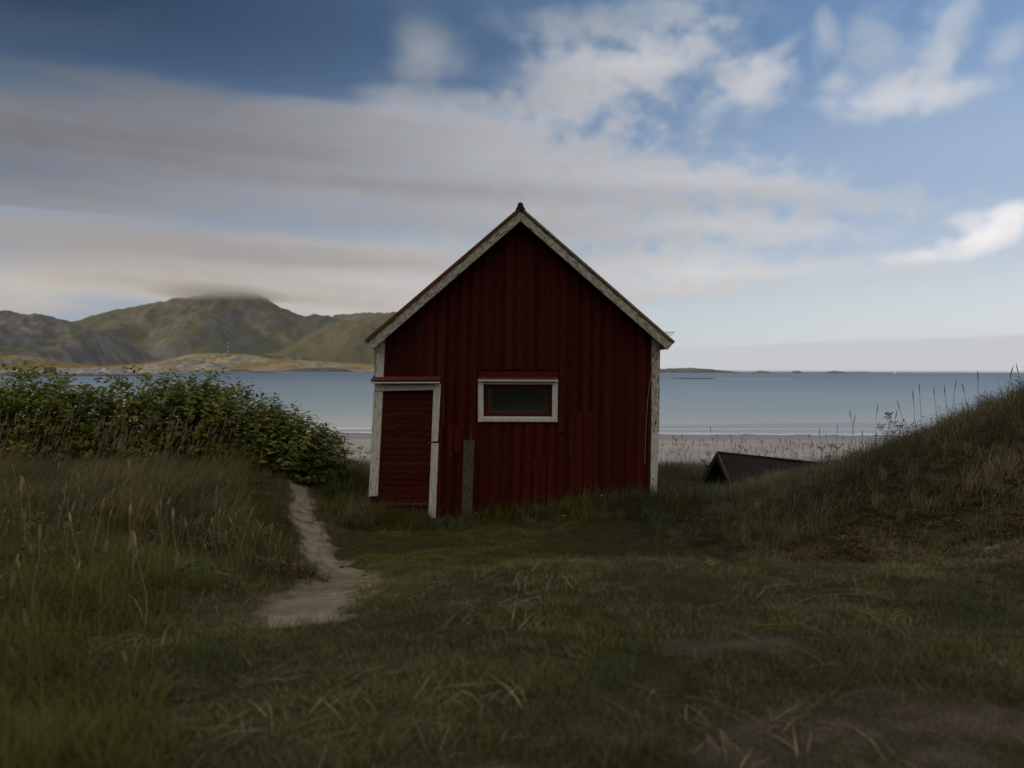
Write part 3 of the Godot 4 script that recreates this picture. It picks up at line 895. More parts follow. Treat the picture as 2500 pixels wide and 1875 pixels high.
	slab_into(back, [Vector2(-2.2, -0.1), Vector2(2.1, -0.1), Vector2(2.1, 2.9), Vector2(0.06, 4.78), Vector2(-2.2, 2.9)], -5.68, -5.58, 0.0)
	put("back_wall", back.commit(), dark_red, hut)
	var floor_st := st_new()
	slab_into(floor_st, rect(-2.1, 0.05, 2.05, 0.15), -5.5, -0.15, 0.0)
	put("floor", floor_st.commit(), mat_plain(lin(0.06, 0.05, 0.04)), hut)

	# roof
	var roof := Node3D.new()
	roof.name = "roof"
	hut.add_child(roof)
	var sheet := mat_wood(lin(0.30, 0.16, 0.10), rusty, Vector3(1.2, 1.2, 1.2), relief, 0.4, 0.85)
	slab(roof, "roof_slope", [Vector2(0.12, 8.505), Vector2(-2.252, 6.466), Vector2(-2.226, 6.43), Vector2(0.12, 8.445)], -5.95, 0.335, 0.0, sheet)
	slab(roof, "roof_slope", [Vector2(0.12, 8.505), Vector2(2.492, 6.452), Vector2(2.466, 6.416), Vector2(0.12, 8.445)], -5.95, 0.335, 0.0, sheet)
	slab(roof, "bargeboard", [Vector2(-2.226, 6.408), Vector2(-2.140, 6.312), Vector2(0.12, 8.290), Vector2(0.12, 8.452)], 0.29, 0.325, 0.004, white_worn, 0.7155).set_meta("label", "white bargeboard with grey peeling paint")
	slab(roof, "bargeboard", [Vector2(0.124, 8.452), Vector2(0.124, 8.290), Vector2(2.385, 6.322), Vector2(2.470, 6.418)], 0.29, 0.325, 0.004, white_worn, -0.7165)
	slab(roof, "edge_strip", [Vector2(-2.262, 6.452), Vector2(-2.232, 6.406), Vector2(0.12, 8.452), Vector2(0.12, 8.512)], 0.327, 0.352, 0.005, rust, 0.7155).set_meta("label", "rust brown metal edge strip")
	slab(roof, "edge_strip", [Vector2(0.124, 8.512), Vector2(0.124, 8.464), Vector2(2.476, 6.420), Vector2(2.500, 6.450)], 0.327, 0.345, 0.005, mat_wood(lin(0.34, 0.29, 0.22), worn, Vector3(1.2, 5.0, 2.0), relief, 0.4, 0.9), -0.7165)
	slab(roof, "eave_board", [Vector2(-2.24, 6.44), Vector2(-2.16, 6.33), Vector2(-2.12, 6.36), Vector2(-2.18, 6.47)], -5.9, 0.28, 0.0, white)
	slab(roof, "eave_board", [Vector2(2.47, 6.42), Vector2(2.40, 6.335), Vector2(2.36, 6.37), Vector2(2.42, 6.46)], -5.9, 0.28, 0.0, white)
	var cap := st_new()
	tube_into(cap, [Vector3(0.06, 4.905, 0.36), Vector3(0.06, 4.905, -5.97)], [0.045, 0.045], 10)
	slab_into(cap, [Vector2(0.015, 4.89), Vector2(-0.015, 4.845), Vector2(0.135, 4.845), Vector2(0.105, 4.89)], -5.97, 0.358, 0.0)
	tri(cap, Vector3(0.06, 4.955, 0.361), Vector3(0.012, 4.89, 0.361), Vector3(0.108, 4.89, 0.361))
	put("ridge_cap", cap.commit(), mat_plain(lin(0.022, 0.020, 0.019), 0.8), roof)
	var lump := SphereMesh.new()
	lump.radius = 0.03
	lump.height = 0.035
	lump.radial_segments = 8
	lump.rings = 5
	for q in [[-0.17, 4.66], [-0.13, 4.69]]:
		var m := put("lichen_tuft", lump, mat_plain(lin(0.035, 0.03, 0.02)), roof)
		m.position = Vector3(q[0], q[1], 0.30)
		m.rotation.z = 0.7
	for s in [[-2.12, 2.955, 1.0], [2.40, 2.93, -1.0]]:     # wire hooks that once held the gutters
		var h := st_new()
		var sg: float = s[2]
		for k in 4:
			tube_into(h, [Vector3(s[0] + sg * 0.03 * k, s[1] - 0.01 + sg * 0.0, 0.2 - 0.05 * k), Vector3(s[0] - sg * (0.05 - 0.03 * k), s[1] + 0.055, 0.2 - 0.05 * k)], [0.0045, 0.0035], 4)
		tube_into(h, [Vector3(s[0] - sg * 0.06, s[1] + 0.05, 0.22), Vector3(s[0] + sg * 0.05, s[1] + 0.058, 0.0)], [0.0045, 0.0045], 4)
		put("gutter_hook", h.commit(), mat_plain(lin(0.06, 0.06, 0.06), 0.5), roof)

	# corner boards
	slab(hut, "corner_board", fig([132, 885, 172, 885, 180, 690, 134, 735]), -0.03, 0.042, 0.005, white)
	slab(hut, "corner_board", fig([103, 1450, 139, 1450, 150, 945, 125, 945]), -0.03, 0.042, 0.005, white).set_meta("label", "left corner board, its edge flaking brown")
	slab(hut, "corner_board", fig([1461, 1134, 1499, 1134, 1503, 690, 1462, 690]), -0.03, 0.042, 0.005, mat_wood(lin(0.66, 0.62, 0.53), worn, Vector3(2.6, 0.6, 1.6), relief, 0.2)).set_meta("label", "old upper corner board with flaking paint")
	slab(hut, "corner_board", fig([1457, 1445, 1488, 1445, 1498, 1137, 1461, 1137]), -0.03, 0.052, 0.005, white_clean).set_meta("label", "newer lower corner board")

	# door
	var door := Node3D.new()
	door.name = "door"
	hut.add_child(door)
	var top := 952.0
	for i in 18:
		var y0 := 1488.0 - (1488.0 - top) / 18.0 * i
		var y1 := 1488.0 - (1488.0 - top) / 18.0 * (i + 1) + 2.2
		var e := func(y: float, right: bool) -> float: return lerpf(170.0, 146.0, (y - 945.0) / 545.0) if not right else lerpf(414.0, 391.0, (y - 945.0) / 545.0)
		var w0 := rng.randf_range(-1.0, 1.0)
		slab(door, "plank", fig([e.call(y0, false), y0, e.call(y0, true), y0 + w0, e.call(y1, true), y1 + w0, e.call(y1, false), y1]), -0.02, 0.006 + rng.randf_range(-0.004, 0.004), 0.004, reds_level[rng.randi() % 4])
	for i in 6:
		slab(door, "patch_plank", fig([230, 1019 + i * 19.5, 363, 1020 + i * 19.5, 364, 1002 + i * 19.5, 231, 1001 + i * 19.5]), 0.006, 0.019, 0.004, reds_level[(i * 3) % 4])
	slab(door, "patch_plank", fig([388, 1308, 398, 1308, 404, 1128, 392, 1128]), 0.006, 0.018, 0.004, reds[0])
	slab(door, "bottom_rail", fig([150, 1493, 390, 1494, 391, 1481, 151, 1480]), 0.0, 0.03, 0.005, mat_wood(lin(0.19, 0.055, 0.04), grain, level_grain, relief, 0.3)).set_meta("label", "worn pale red rail along the door's foot")
	slab(door, "threshold", fig([150, 1552, 388, 1552, 390, 1495, 150, 1495]), -0.02, 0.004, 0.004, reds_level[1])
	var latch := st_new()
	tube_into(latch, [Vector3(px(384) - HUT.x, py(1196) - HUT.y, 0.02), Vector3(px(392) - HUT.x, py(1189) - HUT.y, 0.05), Vector3(px(412) - HUT.x, py(1190) - HUT.y, 0.055)], [0.008, 0.007, 0.006], 5)
	tube_into(latch, [Vector3(px(376) - HUT.x, py(1160) - HUT.y, 0.02), Vector3(px(402) - HUT.x, py(1148) - HUT.y, 0.03)], [0.005, 0.005], 5)
	put("latch", latch.commit(), mat_plain(lin(0.10, 0.085, 0.075), 0.6), door)
	slab(hut, "door_jamb", fig([113, 1448, 146, 1448, 170, 945, 141, 945]), -0.02, 0.050, 0.005, white)
	slab(hut, "door_jamb", fig([390, 1556, 426, 1556, 439, 1192, 404, 1192]), -0.02, 0.055, 0.006, white_clean)
	slab(hut, "door_jamb", fig([404, 1184, 436, 1184, 449, 908, 414, 908]), -0.02, 0.062, 0.004, white_clean).set_meta("label", "upper half of the jamb wrapped in smooth white sheet")
	slab(hut, "jamb_gap", fig([404, 1192, 437, 1192, 437, 1184, 404, 1184]), -0.02, 0.045, 0.0, mat_wood(lin(0.30, 0.20, 0.11), rusty, Vector3(3, 3, 3))).set_meta("label", "rust brown bare wood between the two jamb pieces")
	slab(hut, "lintel", fig([128, 944, 413, 936, 413, 909, 130, 911]), -0.02, 0.058, 0.005, white_clean)
	var can := st_new()
	var xl := px(115) - HUT.x
	var xr := px(448) - HUT.x
	var yt := 2.285
	for s in [[0.0, 0.0], ]:
		var a := [Vector3(xl + 0.01, yt - 0.07, 0.17), Vector3(xr, yt - 0.062, 0.17), Vector3(xr - 0.01, yt, 0.0), Vector3(xl + 0.02, yt, 0.0)]
		var dn := Vector3(0, -0.022, 0)
		quad(can, a[0], a[1], a[2], a[3])
		quad(can, a[3] + dn, a[2] + dn, a[1] + dn, a[0] + dn)
		quad(can, a[1], a[1] + dn, a[2] + dn, a[2])
		quad(can, a[0] + dn, a[0], a[3], a[3] + dn)
	var cn := Node3D.new()
	cn.name = "door_canopy"
	hut.add_child(cn)
	put("canopy_board", can.commit(), canopy_red, cn)
	var lip := slab(cn, "canopy_lip", fig([116, 910, 448, 908, 448, 901, 116, 903]), 0.168, 0.182, 0.003, white_clean)
	lip.position.y += 0.014

	# window
	var win := Node3D.new()
	win.name = "window"
	hut.add_child(win)
	slab(win, "trim", fig([627, 1089, 654, 1089, 653, 893, 627, 893]), -0.06, 0.055, 0.004, white_clean)
	slab(win, "trim", fig([984, 1089, 1010, 1089, 1011, 893, 984, 893]), -0.06, 0.055, 0.004, white_clean)
	slab(win, "trim", fig([653, 908, 984, 908, 984, 894, 653, 894]), -0.06, 0.050, 0.004, white_clean)
	slab(win, "sill", fig([643, 1088, 1000, 1088, 1000, 1068, 643, 1068]), -0.06, 0.066, 0.005, white_clean)
	var slope_st := st_new()
	var wl := px(654) - HUT.x
	var wr := px(984) - HUT.x
	var ys := py(1068) - HUT.y
	quad(slope_st, Vector3(wl, ys, 0.06), Vector3(wr, ys, 0.06), Vector3(wr, ys + 0.022, -0.05), Vector3(wl, ys + 0.022, -0.05))
	put("sill_slope", slope_st.commit(), white, win)
	slab(win, "sash", fig([654, 1062, 672, 1062, 672, 908, 654, 908]), -0.06, -0.015, 0.004, reds[2])
	slab(win, "sash", fig([966, 1062, 984, 1062, 984, 908, 966, 908]), -0.06, -0.015, 0.004, reds[2])
	slab(win, "sash", fig([672, 925, 966, 925, 966, 908, 672, 908]), -0.06, -0.015, 0.004, reds_level[2])
	slab(win, "sash", fig([672, 1062, 966, 1062, 966, 1047, 672, 1047]), -0.06, -0.015, 0.004, reds_level[2])
	slab(win, "drip_board", fig([627, 886, 1011, 886, 1011, 846, 627, 846]), -0.02, 0.03, 0.004, reds_level[2])
	var drip := st_new()
	var dl := px(626) - HUT.x
	var dr := px(1011) - HUT.x
	var dy := py(878) - HUT.y
	quad(drip, Vector3(dl, dy - 0.014, 0.10), Vector3(dr, dy - 0.014, 0.10), Vector3(dr, dy + 0.014, 0.02), Vector3(dl, dy + 0.014, 0.02))
	quad(drip, Vector3(dl, dy - 0.004, 0.02), Vector3(dr, dy - 0.004, 0.02), Vector3(dr, dy - 0.034, 0.10), Vector3(dl, dy - 0.034, 0.10))
	put("drip_cap", drip.commit(), canopy_red, win)
	slab(win, "drip_lip", fig([627, 894, 1011, 894, 1011, 885, 627, 885]), 0.098, 0.112, 0.003, white_clean)
	var glass := StandardMaterial3D.new()
	glass.transparency = BaseMaterial3D.TRANSPARENCY_ALPHA
	glass.albedo_color = Color(0.5, 0.55, 0.5, 0.05)
	glass.roughness = 0.06
	var pane := QuadMesh.new()
	pane.size = Vector2((966 - 672) / 306.2, (1047 - 925) / 306.2)
	var mid_p := Vector3(px(819) - HUT.x, py(986) - HUT.y, -0.035)
	put("pane", pane, glass, win).position = mid_p
	var im := Image.create(128, 64, false, Image.FORMAT_RGBA8)
	for y in 64:
		for x in 128:
			var ed := minf(minf(x, 127 - x) / 128.0 * 2.4, minf(y / 64.0 * 1.6, (63 - y) / 64.0))
			var n := 0.5 + 0.5 * nf.get_noise_2d(x * 4.0, y * 4.0)
			var run := maxf(0.0, ns.get_noise_2d(x * 40.0, y * 0.8 + 30.0))
			var a := 0.02 + 0.05 * n + 0.24 * (1.0 - ss(0.0, 0.22, ed)) + 0.18 * (y / 63.0) * (y / 63.0) + 0.13 * run
			if x == 53 and y > 18 and y < 50:
				a += 0.3
			if ns.get_noise_2d(x * 90.0, y * 90.0) > 0.78:
				a += 0.2
			im.set_pixel(x, y, Color(0.37, 0.36, 0.31, clampf(a, 0.0, 0.9)))
	var dust := StandardMaterial3D.new()
	dust.transparency = BaseMaterial3D.TRANSPARENCY_ALPHA
	dust.albedo_texture = ImageTexture.create_from_image(im)
	dust.roughness = 1.0
	dust.metallic_specular = 0.0
	dust.texture_repeat = false
	var film := put("dust_film", pane, dust, win)
	film.position = mid_p - Vector3(0, 0, 0.004)

	# a thin cord hanging down by the right corner
	var cord := []
	var rad := []
	for q in [[1488, 752], [1474, 800], [1462, 850], [1450, 910], [1443, 970], [1438, 1040], [1434, 1120], [1431, 1200], [1430, 1285]]:
		cord.append(Vector3(px(q[0]) - HUT.x, py(q[1]) - HUT.y, 0.058))
		rad.append(0.0035)
	var cs := st_new()
	tube_into(cs, cord, rad, 5)
	put("cord", cs.commit(), mat_plain(lin(0.30, 0.26, 0.22)), hut)

	# things that lean against the front
	var plank_mat := mat_wood(lin(0.140, 0.112, 0.070), grain, Vector3(5.0, 0.4, 5.0), relief, 0.3, 0.85)
	var pl := thing("plank", "bare grey plank leaning upright against the red wall beside the door", "plank", Vector3(px(579), py(1518), HUT.z + 0.20))
	var ps := st_new()
	slab_into(ps, [Vector2(-0.087, -0.05), Vector2(0.079, -0.05), Vector2(0.108, 1.125), Vector2(-0.062, 1.127)], -0.014, 0.014, 0.003)
	var pm := put("board", ps.commit(), plank_mat, pl)
	pm.rotation.x = -0.11
	var lath := thing("lath", "thin pale stick standing against the wall behind the grey plank", "stick", Vector3(px(594), py(1190), HUT.z + 0.055))
	var ls := st_new()
	slab_into(ls, [Vector2(-0.008, -0.4), Vector2(0.007, -0.4), Vector2(0.005, 0.19), Vector2(-0.007, 0.19)], -0.006, 0.006, 0.0)
	put("stick", ls.commit(), mat_wood(lin(0.20, 0.155, 0.11), grain, upright_grain), lath)

func make_shed() -> void:
	var o := thing("sunken_shed", "low tarred shed roof with weathered gable boards, half sunk in the dune", "shed", Vector3(4.12, 4.37, -15.5), "", deg_to_rad(9.0))
	var tar := mat_wood(lin(0.062, 0.053, 0.044), noise_tex(256, 0.04, 5, Color(0.45, 0.45, 0.45), Color(1, 1, 1), [], FastNoiseLite.TYPE_SIMPLEX_SMOOTH, 51), Vector3(2, 2, 2), noise_tex(256, 0.06, 4, Color.BLACK, Color.WHITE, [], FastNoiseLite.TYPE_SIMPLEX_SMOOTH, 52), 2.0, 0.9)
	var wood := mat_wood(lin(0.19, 0.145, 0.10), noise_tex(256, 0.04, 5, Color(0.4, 0.4, 0.4), Color(1, 1, 1), [], FastNoiseLite.TYPE_SIMPLEX_SMOOTH, 53), Vector3(4, 4, 4), null)
	# built with the gable facing -x, the ridge running along +x and sagging
	var len := 3.6
	var sag := -0.115
	var hw := 0.92
	var fall := 0.80
	for s in [-1.0, 1.0]:
		var st := st_new()
		var n := 12
		for k in n:
			var a := float(k) / n
			var b := float(k + 1) / n
			var ya := sag * len * a + 0.02 * sin(a * 9.0)
			var yb := sag * len * b + 0.02 * sin(b * 9.0)
			var q := [Vector3(a * len, ya, 0), Vector3(b * len, yb, 0), Vector3(b * len, yb - fall, s * hw), Vector3(a * len, ya - fall, s * hw)]
			if s > 0:
				q.reverse()
			quad(st, q[0], q[1], q[2], q[3])
			var dn := Vector3(0, -0.05, 0)
			quad(st, q[3] + dn, q[2] + dn, q[1] + dn, q[0] + dn)
			if k == 0:
				var e0 := Vector3(0, ya, 0)
				var e1 := Vector3(0, ya - fall, s * hw)
				quad(st, e0, e1, e1 + dn, e0 + dn)
		put("roof_slope", st.commit(), tar, o)
		for lap in 2:
			var t0 := 0.22 + lap * 0.42
			var lp := st_new()
			tube_into(lp, [Vector3(0.0, -fall * t0 + 0.006, s * hw * t0), Vector3(len, sag * len - fall * t0 + 0.006, s * hw * t0)], [0.012, 0.012], 5)
			put("felt_seam", lp.commit(), tar, o)
		var bs := st_new()
		var l := sqrt(hw * hw + fall * fall) + 0.06
		slab_into(bs, rect(-0.02, -0.10, l, 0.015), -0.02, 0.02, 0.004)
		var bb := put("bargeboard", bs.commit(), wood, o)
		bb.transform = Transform3D(Basis(Vector3(0, -fall, s * hw).normalized(), Vector3(0, hw, s * fall).normalized(), Vector3(0, -fall, s * hw).normalized().cross(Vector3(0, hw, s * fall).normalized())), Vector3(-0.03, 0.0, 0))
	var gs := st_new()
	slab_into(gs, [Vector2(0, -0.1), Vector2(-hw + 0.05, -fall - 0.05), Vector2(-hw + 0.05, -1.2), Vector2(hw - 0.05, -1.2), Vector2(hw - 0.05, -fall - 0.05)], -0.04, 0.0, 0.0)
	var g := put("gable_wall", gs.commit(), mat_plain(lin(0.03, 0.026, 0.022)), o)
	g.rotation.y = -PI / 2
	g.position.x = 0.22
	for k in 3:
		var post := st_new()
		slab_into(post, rect(-0.04, -1.2, 0.04, -0.2 - 0.35 * absf(k - 1)), 0.0, 0.03, 0.0)
		var pp := put("gable_board", post.commit(), wood, o)
		pp.rotation.y = -PI / 2
		pp.position = Vector3(0.19, 0, (k - 1) * 0.4)
	var rc := st_new()
	tube_into(rc, [Vector3(-0.03, 0.01, 0), Vector3(len, sag * len + 0.01, 0)], [0.03, 0.03], 6)
	put("ridge_roll", rc.commit(), tar, o)
	put_floor_of(o, len, hw)
	o.scale = Vector3(0.92, 0.92, 0.92)

func put_floor_of(o: Node3D, len: float, hw: float) -> void:
	for s in [-1.0, 1.0]:
		var st := st_new()
		slab_into(st, rect(0.2, -1.5, len - 0.1, -0.85), -0.05, 0.05, 0.0)
		var m := put("side_wall", st.commit(), mat_plain(lin(0.03, 0.026, 0.022)), o)
		m.position.z = s * (hw - 0.12)

# ------------------------------------------------------------------ plants
func blade_into(v: PackedVector3Array, n: PackedVector3Array, c: PackedColorArray, base: Vector3, dir: float, h: float, w: float, bend: float, start: float, tint: Color, segs := 4, tip := 0.05) -> void:
	# a tapering blade that leaves the ground at «start» radians from upright and bends over by «bend» more
	var out := Vector3(sin(dir), 0, cos(dir))
	var side := Vector3(cos(dir), 0, -sin(dir))
	var pos := base
	var a := start
	var prev_l := pos - side * w * 0.4
	var prev_r := pos + side * w * 0.4
	var prev_n := (-out * cos(a) + Vector3.UP * sin(a))
	for k in segs:
		var f := (k + 1.0) / segs
		a = start + bend * f * f
		pos += (Vector3.UP * cos(a) + out * sin(a)) * h / segs
		var hw := w * 0.5 * maxf(tip, 1.0 - pow(f, 2.2))
		var l := pos - side * hw
		var r := pos + side * hw
		var nn := (-out * cos(a) + Vector3.UP * sin(a)).normalized()
		for q in [[prev_l, prev_n], [prev_r, prev_n], [r, nn], [prev_l, prev_n], [r, nn], [l, nn]]:
			v.append(q[0])
			n.append((q[1] + Vector3.UP * 0.3).normalized())
			c.append(tint)
		prev_l = l
		prev_r = r
		prev_n = nn

func commit_arrays(v: PackedVector3Array, n: PackedVector3Array, c: PackedColorArray) -> ArrayMesh:
	var arr := []
	arr.resize(Mesh.ARRAY_MAX)
	arr[Mesh.ARRAY_VERTEX] = v
	arr[Mesh.ARRAY_NORMAL] = n
	arr[Mesh.ARRAY_COLOR] = c
	var m := ArrayMesh.new()
	m.add_surface_from_arrays(Mesh.PRIMITIVE_TRIANGLES, arr)
	return m

func tuft(count: int, h0: float, h1: float, w: float, spread: float, bend: float, lay: float, wind: float, dry: float, segs := 4) -> ArrayMesh:
	var v := PackedVector3Array()
	var n := PackedVector3Array()
	var c := PackedColorArray()
	for i in count:
		var a := rng.randf() * TAU
		var r := spread * sqrt(rng.randf())
		var base := Vector3(cos(a) * r, -0.02, sin(a) * r)
		var dir := rng.randf() * TAU
		if wind > 0.0:
			dir = lerp_angle(dir, PI / 2 + rng.randf_range(-0.6, 0.6), wind)
		var t := rng.randf_range(0.5, 1.5)
		var tint := Color(t, t * rng.randf_range(0.9, 1.05), t * rng.randf_range(0.8, 1.3))
		if rng.randf() < dry:
			tint = Color(2.0, 1.75, 1.55) * rng.randf_range(0.6, 1.1)
		blade_into(v, n, c, base, dir, rng.randf_range(h0, h1), w * rng.randf_range(0.7, 1.2), bend * rng.randf_range(0.3, 1.3), lay * rng.randf(), tint, segs)
	return commit_arrays(v, n, c)

func leafy(count: int, size: float, height: float, spread: float) -> ArrayMesh:   # a low herb: round leaves on short stems
	var v := PackedVector3Array()
	var n := PackedVector3Array()
	var c := PackedColorArray()
	for i in count:
		var a := rng.randf() * TAU
		var r := spread * sqrt(rng.randf())
		var p := Vector3(cos(a) * r, height * rng.randf_range(0.3, 1.0), sin(a) * r)
		var s := size * rng.randf_range(0.6, 1.2)
		var t := rng.randf_range(0.65, 1.25)
		leaf_into(v, n, c, Transform3D(Basis.from_euler(Vector3(rng.randf_range(-0.6, 0.4), rng.randf() * TAU, rng.randf_range(-0.4, 0.4))), p), s, s * 0.62, Color(t, t, t))
		blade_into(v, n, c, Vector3(p.x * 0.3, 0, p.z * 0.3), atan2(p.x, p.z), p.y * 1.05, 0.0025, 0.7, 0.1, Color(0.8, 0.7, 0.6), 3, 0.5)
	return commit_arrays(v, n, c)

func leaf_into(v: PackedVector3Array, n: PackedVector3Array, c: PackedColorArray, t: Transform3D, l: float, w: float, tint: Color) -> void:
	# a pointed leaf lying along +z, folded a little along its midrib and drooping to its tip
	var prof := [[0.0, 0.0], [0.18, 0.62], [0.42, 1.0], [0.72, 0.72], [1.0, 0.0]]
	for k in 4:
		var f0: float = prof[k][0]
		var f1: float = prof[k + 1][0]
		var w0: float = prof[k][1] * w * 0.5
		var w1: float = prof[k + 1][1] * w * 0.5
		var y0 := -0.35 * l * f0 * f0
		var y1 := -0.35 * l * f1 * f1
		for s in [-1.0, 1.0]:
			var q := [Vector3(0, y0, f0 * l), Vector3(s * w0, y0 + 0.22 * w0, f0 * l), Vector3(s * w1, y1 + 0.22 * w1, f1 * l), Vector3(0, y1, f1 * l)]
			var nn := Vector3(-s * 0.22, 1.0, 0.7 * f0).normalized()
			for id in ([0, 1, 2, 0, 2, 3] if s > 0 else [0, 2, 1, 0, 3, 2]):
				v.append(t * q[id])
				n.append((t.basis * nn).normalized())
				c.append(tint)

func mat_leaf(back := 0.7, rough := 0.62) -> StandardMaterial3D:
	var m := mat_tinted(rough, 0.3)
	m.backlight_enabled = true
	m.backlight = Color(back, back, back).linear_to_srgb()
	return m

# scatters copies of a few tufts over [x0, x1] x [d0, d1]; «where» answers how likely one stands at (x, d)
func scatter(called: String, label: String, category: String, meshes: Array, mat: Material, count: int, x0: float, x1: float, d0: float, d1: float, where: Callable, palette: Array, s0: float, s1: float, turn := TAU, fan := false, lift := 0.0) -> void:
	var o := Node3D.new()
	o.name = numbered(called)
	add_child(o)
	tag(o, label, category, "", "stuff")
	var spots := []
	for m in meshes:
		spots.append([])
	var tries := 0
	var got := 0
	while got < count and tries < count * 12:
		tries += 1
		var d := d0 * pow(d1 / d0, rng.randf()) if fan else rng.randf_range(d0, d1)
		var x := rng.randf_range(-0.98, 0.98) * d if fan else rng.randf_range(x0, x1)
		if x < x0 or x > x1:
			continue
		var k: float = where.call(x, d)
		if k <= 0.0 or rng.randf() > k:
			continue
		got += 1
		spots[rng.randi() % meshes.size()].append([x, d, k])
	for i in meshes.size():
		var mm := MultiMesh.new()
		mm.transform_format = MultiMesh.TRANSFORM_3D
		mm.use_colors = true
		mm.mesh = meshes[i]
		mm.instance_count = spots[i].size()
		for j in spots[i].size():
			var q: Array = spots[i][j]
			var s = rng.randf_range(s0, s1) * (0.75 + 0.25 * q[2])
			var b := Basis(Vector3.UP, (rng.randf() - 0.5) * turn).scaled(Vector3(s, s * rng.randf_range(0.8, 1.2), s))
			mm.set_instance_transform(j, Transform3D(b, Vector3(q[0], gh(q[0], q[1]) + lift, -q[1])))
			var zone := 0.5 + 0.62 * ns.get_noise_2d(q[0] * 85.0 + 800.0, q[1] * 85.0) + 0.25 * ns.get_noise_2d(q[0] * 260.0, q[1] * 260.0)
			var a: Color = palette[clampi(int((zone + rng.randf_range(-0.22, 0.22)) * palette.size()), 0, palette.size() - 1)]
			var e: Color = palette[clampi(int((zone + rng.randf_range(-0.35, 0.35)) * palette.size()), 0, palette.size() - 1)]
			var patch := ss(-0.5, 0.5, ns.get_noise_2d(q[0] * 70.0 + 300.0, q[1] * 70.0))
			mm.set_instance_color(j, a.lerp(e, patch) * (1.25 + 0.7 * patch * rng.randf_range(0.6, 1.0)))
		var node := MultiMeshInstance3D.new()
		node.name = "tuft"
		node.multimesh = mm
		node.material_override = mat
		o.add_child(node, true)

func clear_of_hut(x: float, d: float) -> float:
	return 0.0 if x > -2.32 and x < 2.36 and d > 12.2 and d < 18.3 else 1.0

func off_trail(x: float, d: float) -> float:
	return ss(0.5, 1.05, trail_off(x, d))

func tall_left(x: float, d: float) -> float:   # the rough bank left of the trail
	var edge := -0.55 * d if d < 4.0 else lerpf(-2.2, -2.15, ss(4.0, 7.0, d))
	if d > 7.5:
		edge = trail_x(d) - 0.35
	return ss(edge + 0.35, edge - 0.45, x + 0.25 * ns.get_noise_2d(x * 90.0, d * 90.0))

func dune_face(x: float, d: float) -> float:
	var u := x + 0.10 * (d - 10.5)
	return ss(1.9, 3.2, u + 0.35 * ns.get_noise_2d(x * 60.0, d * 60.0)) * ss(4.6, 6.2, d + 0.4 * x - 1.2)

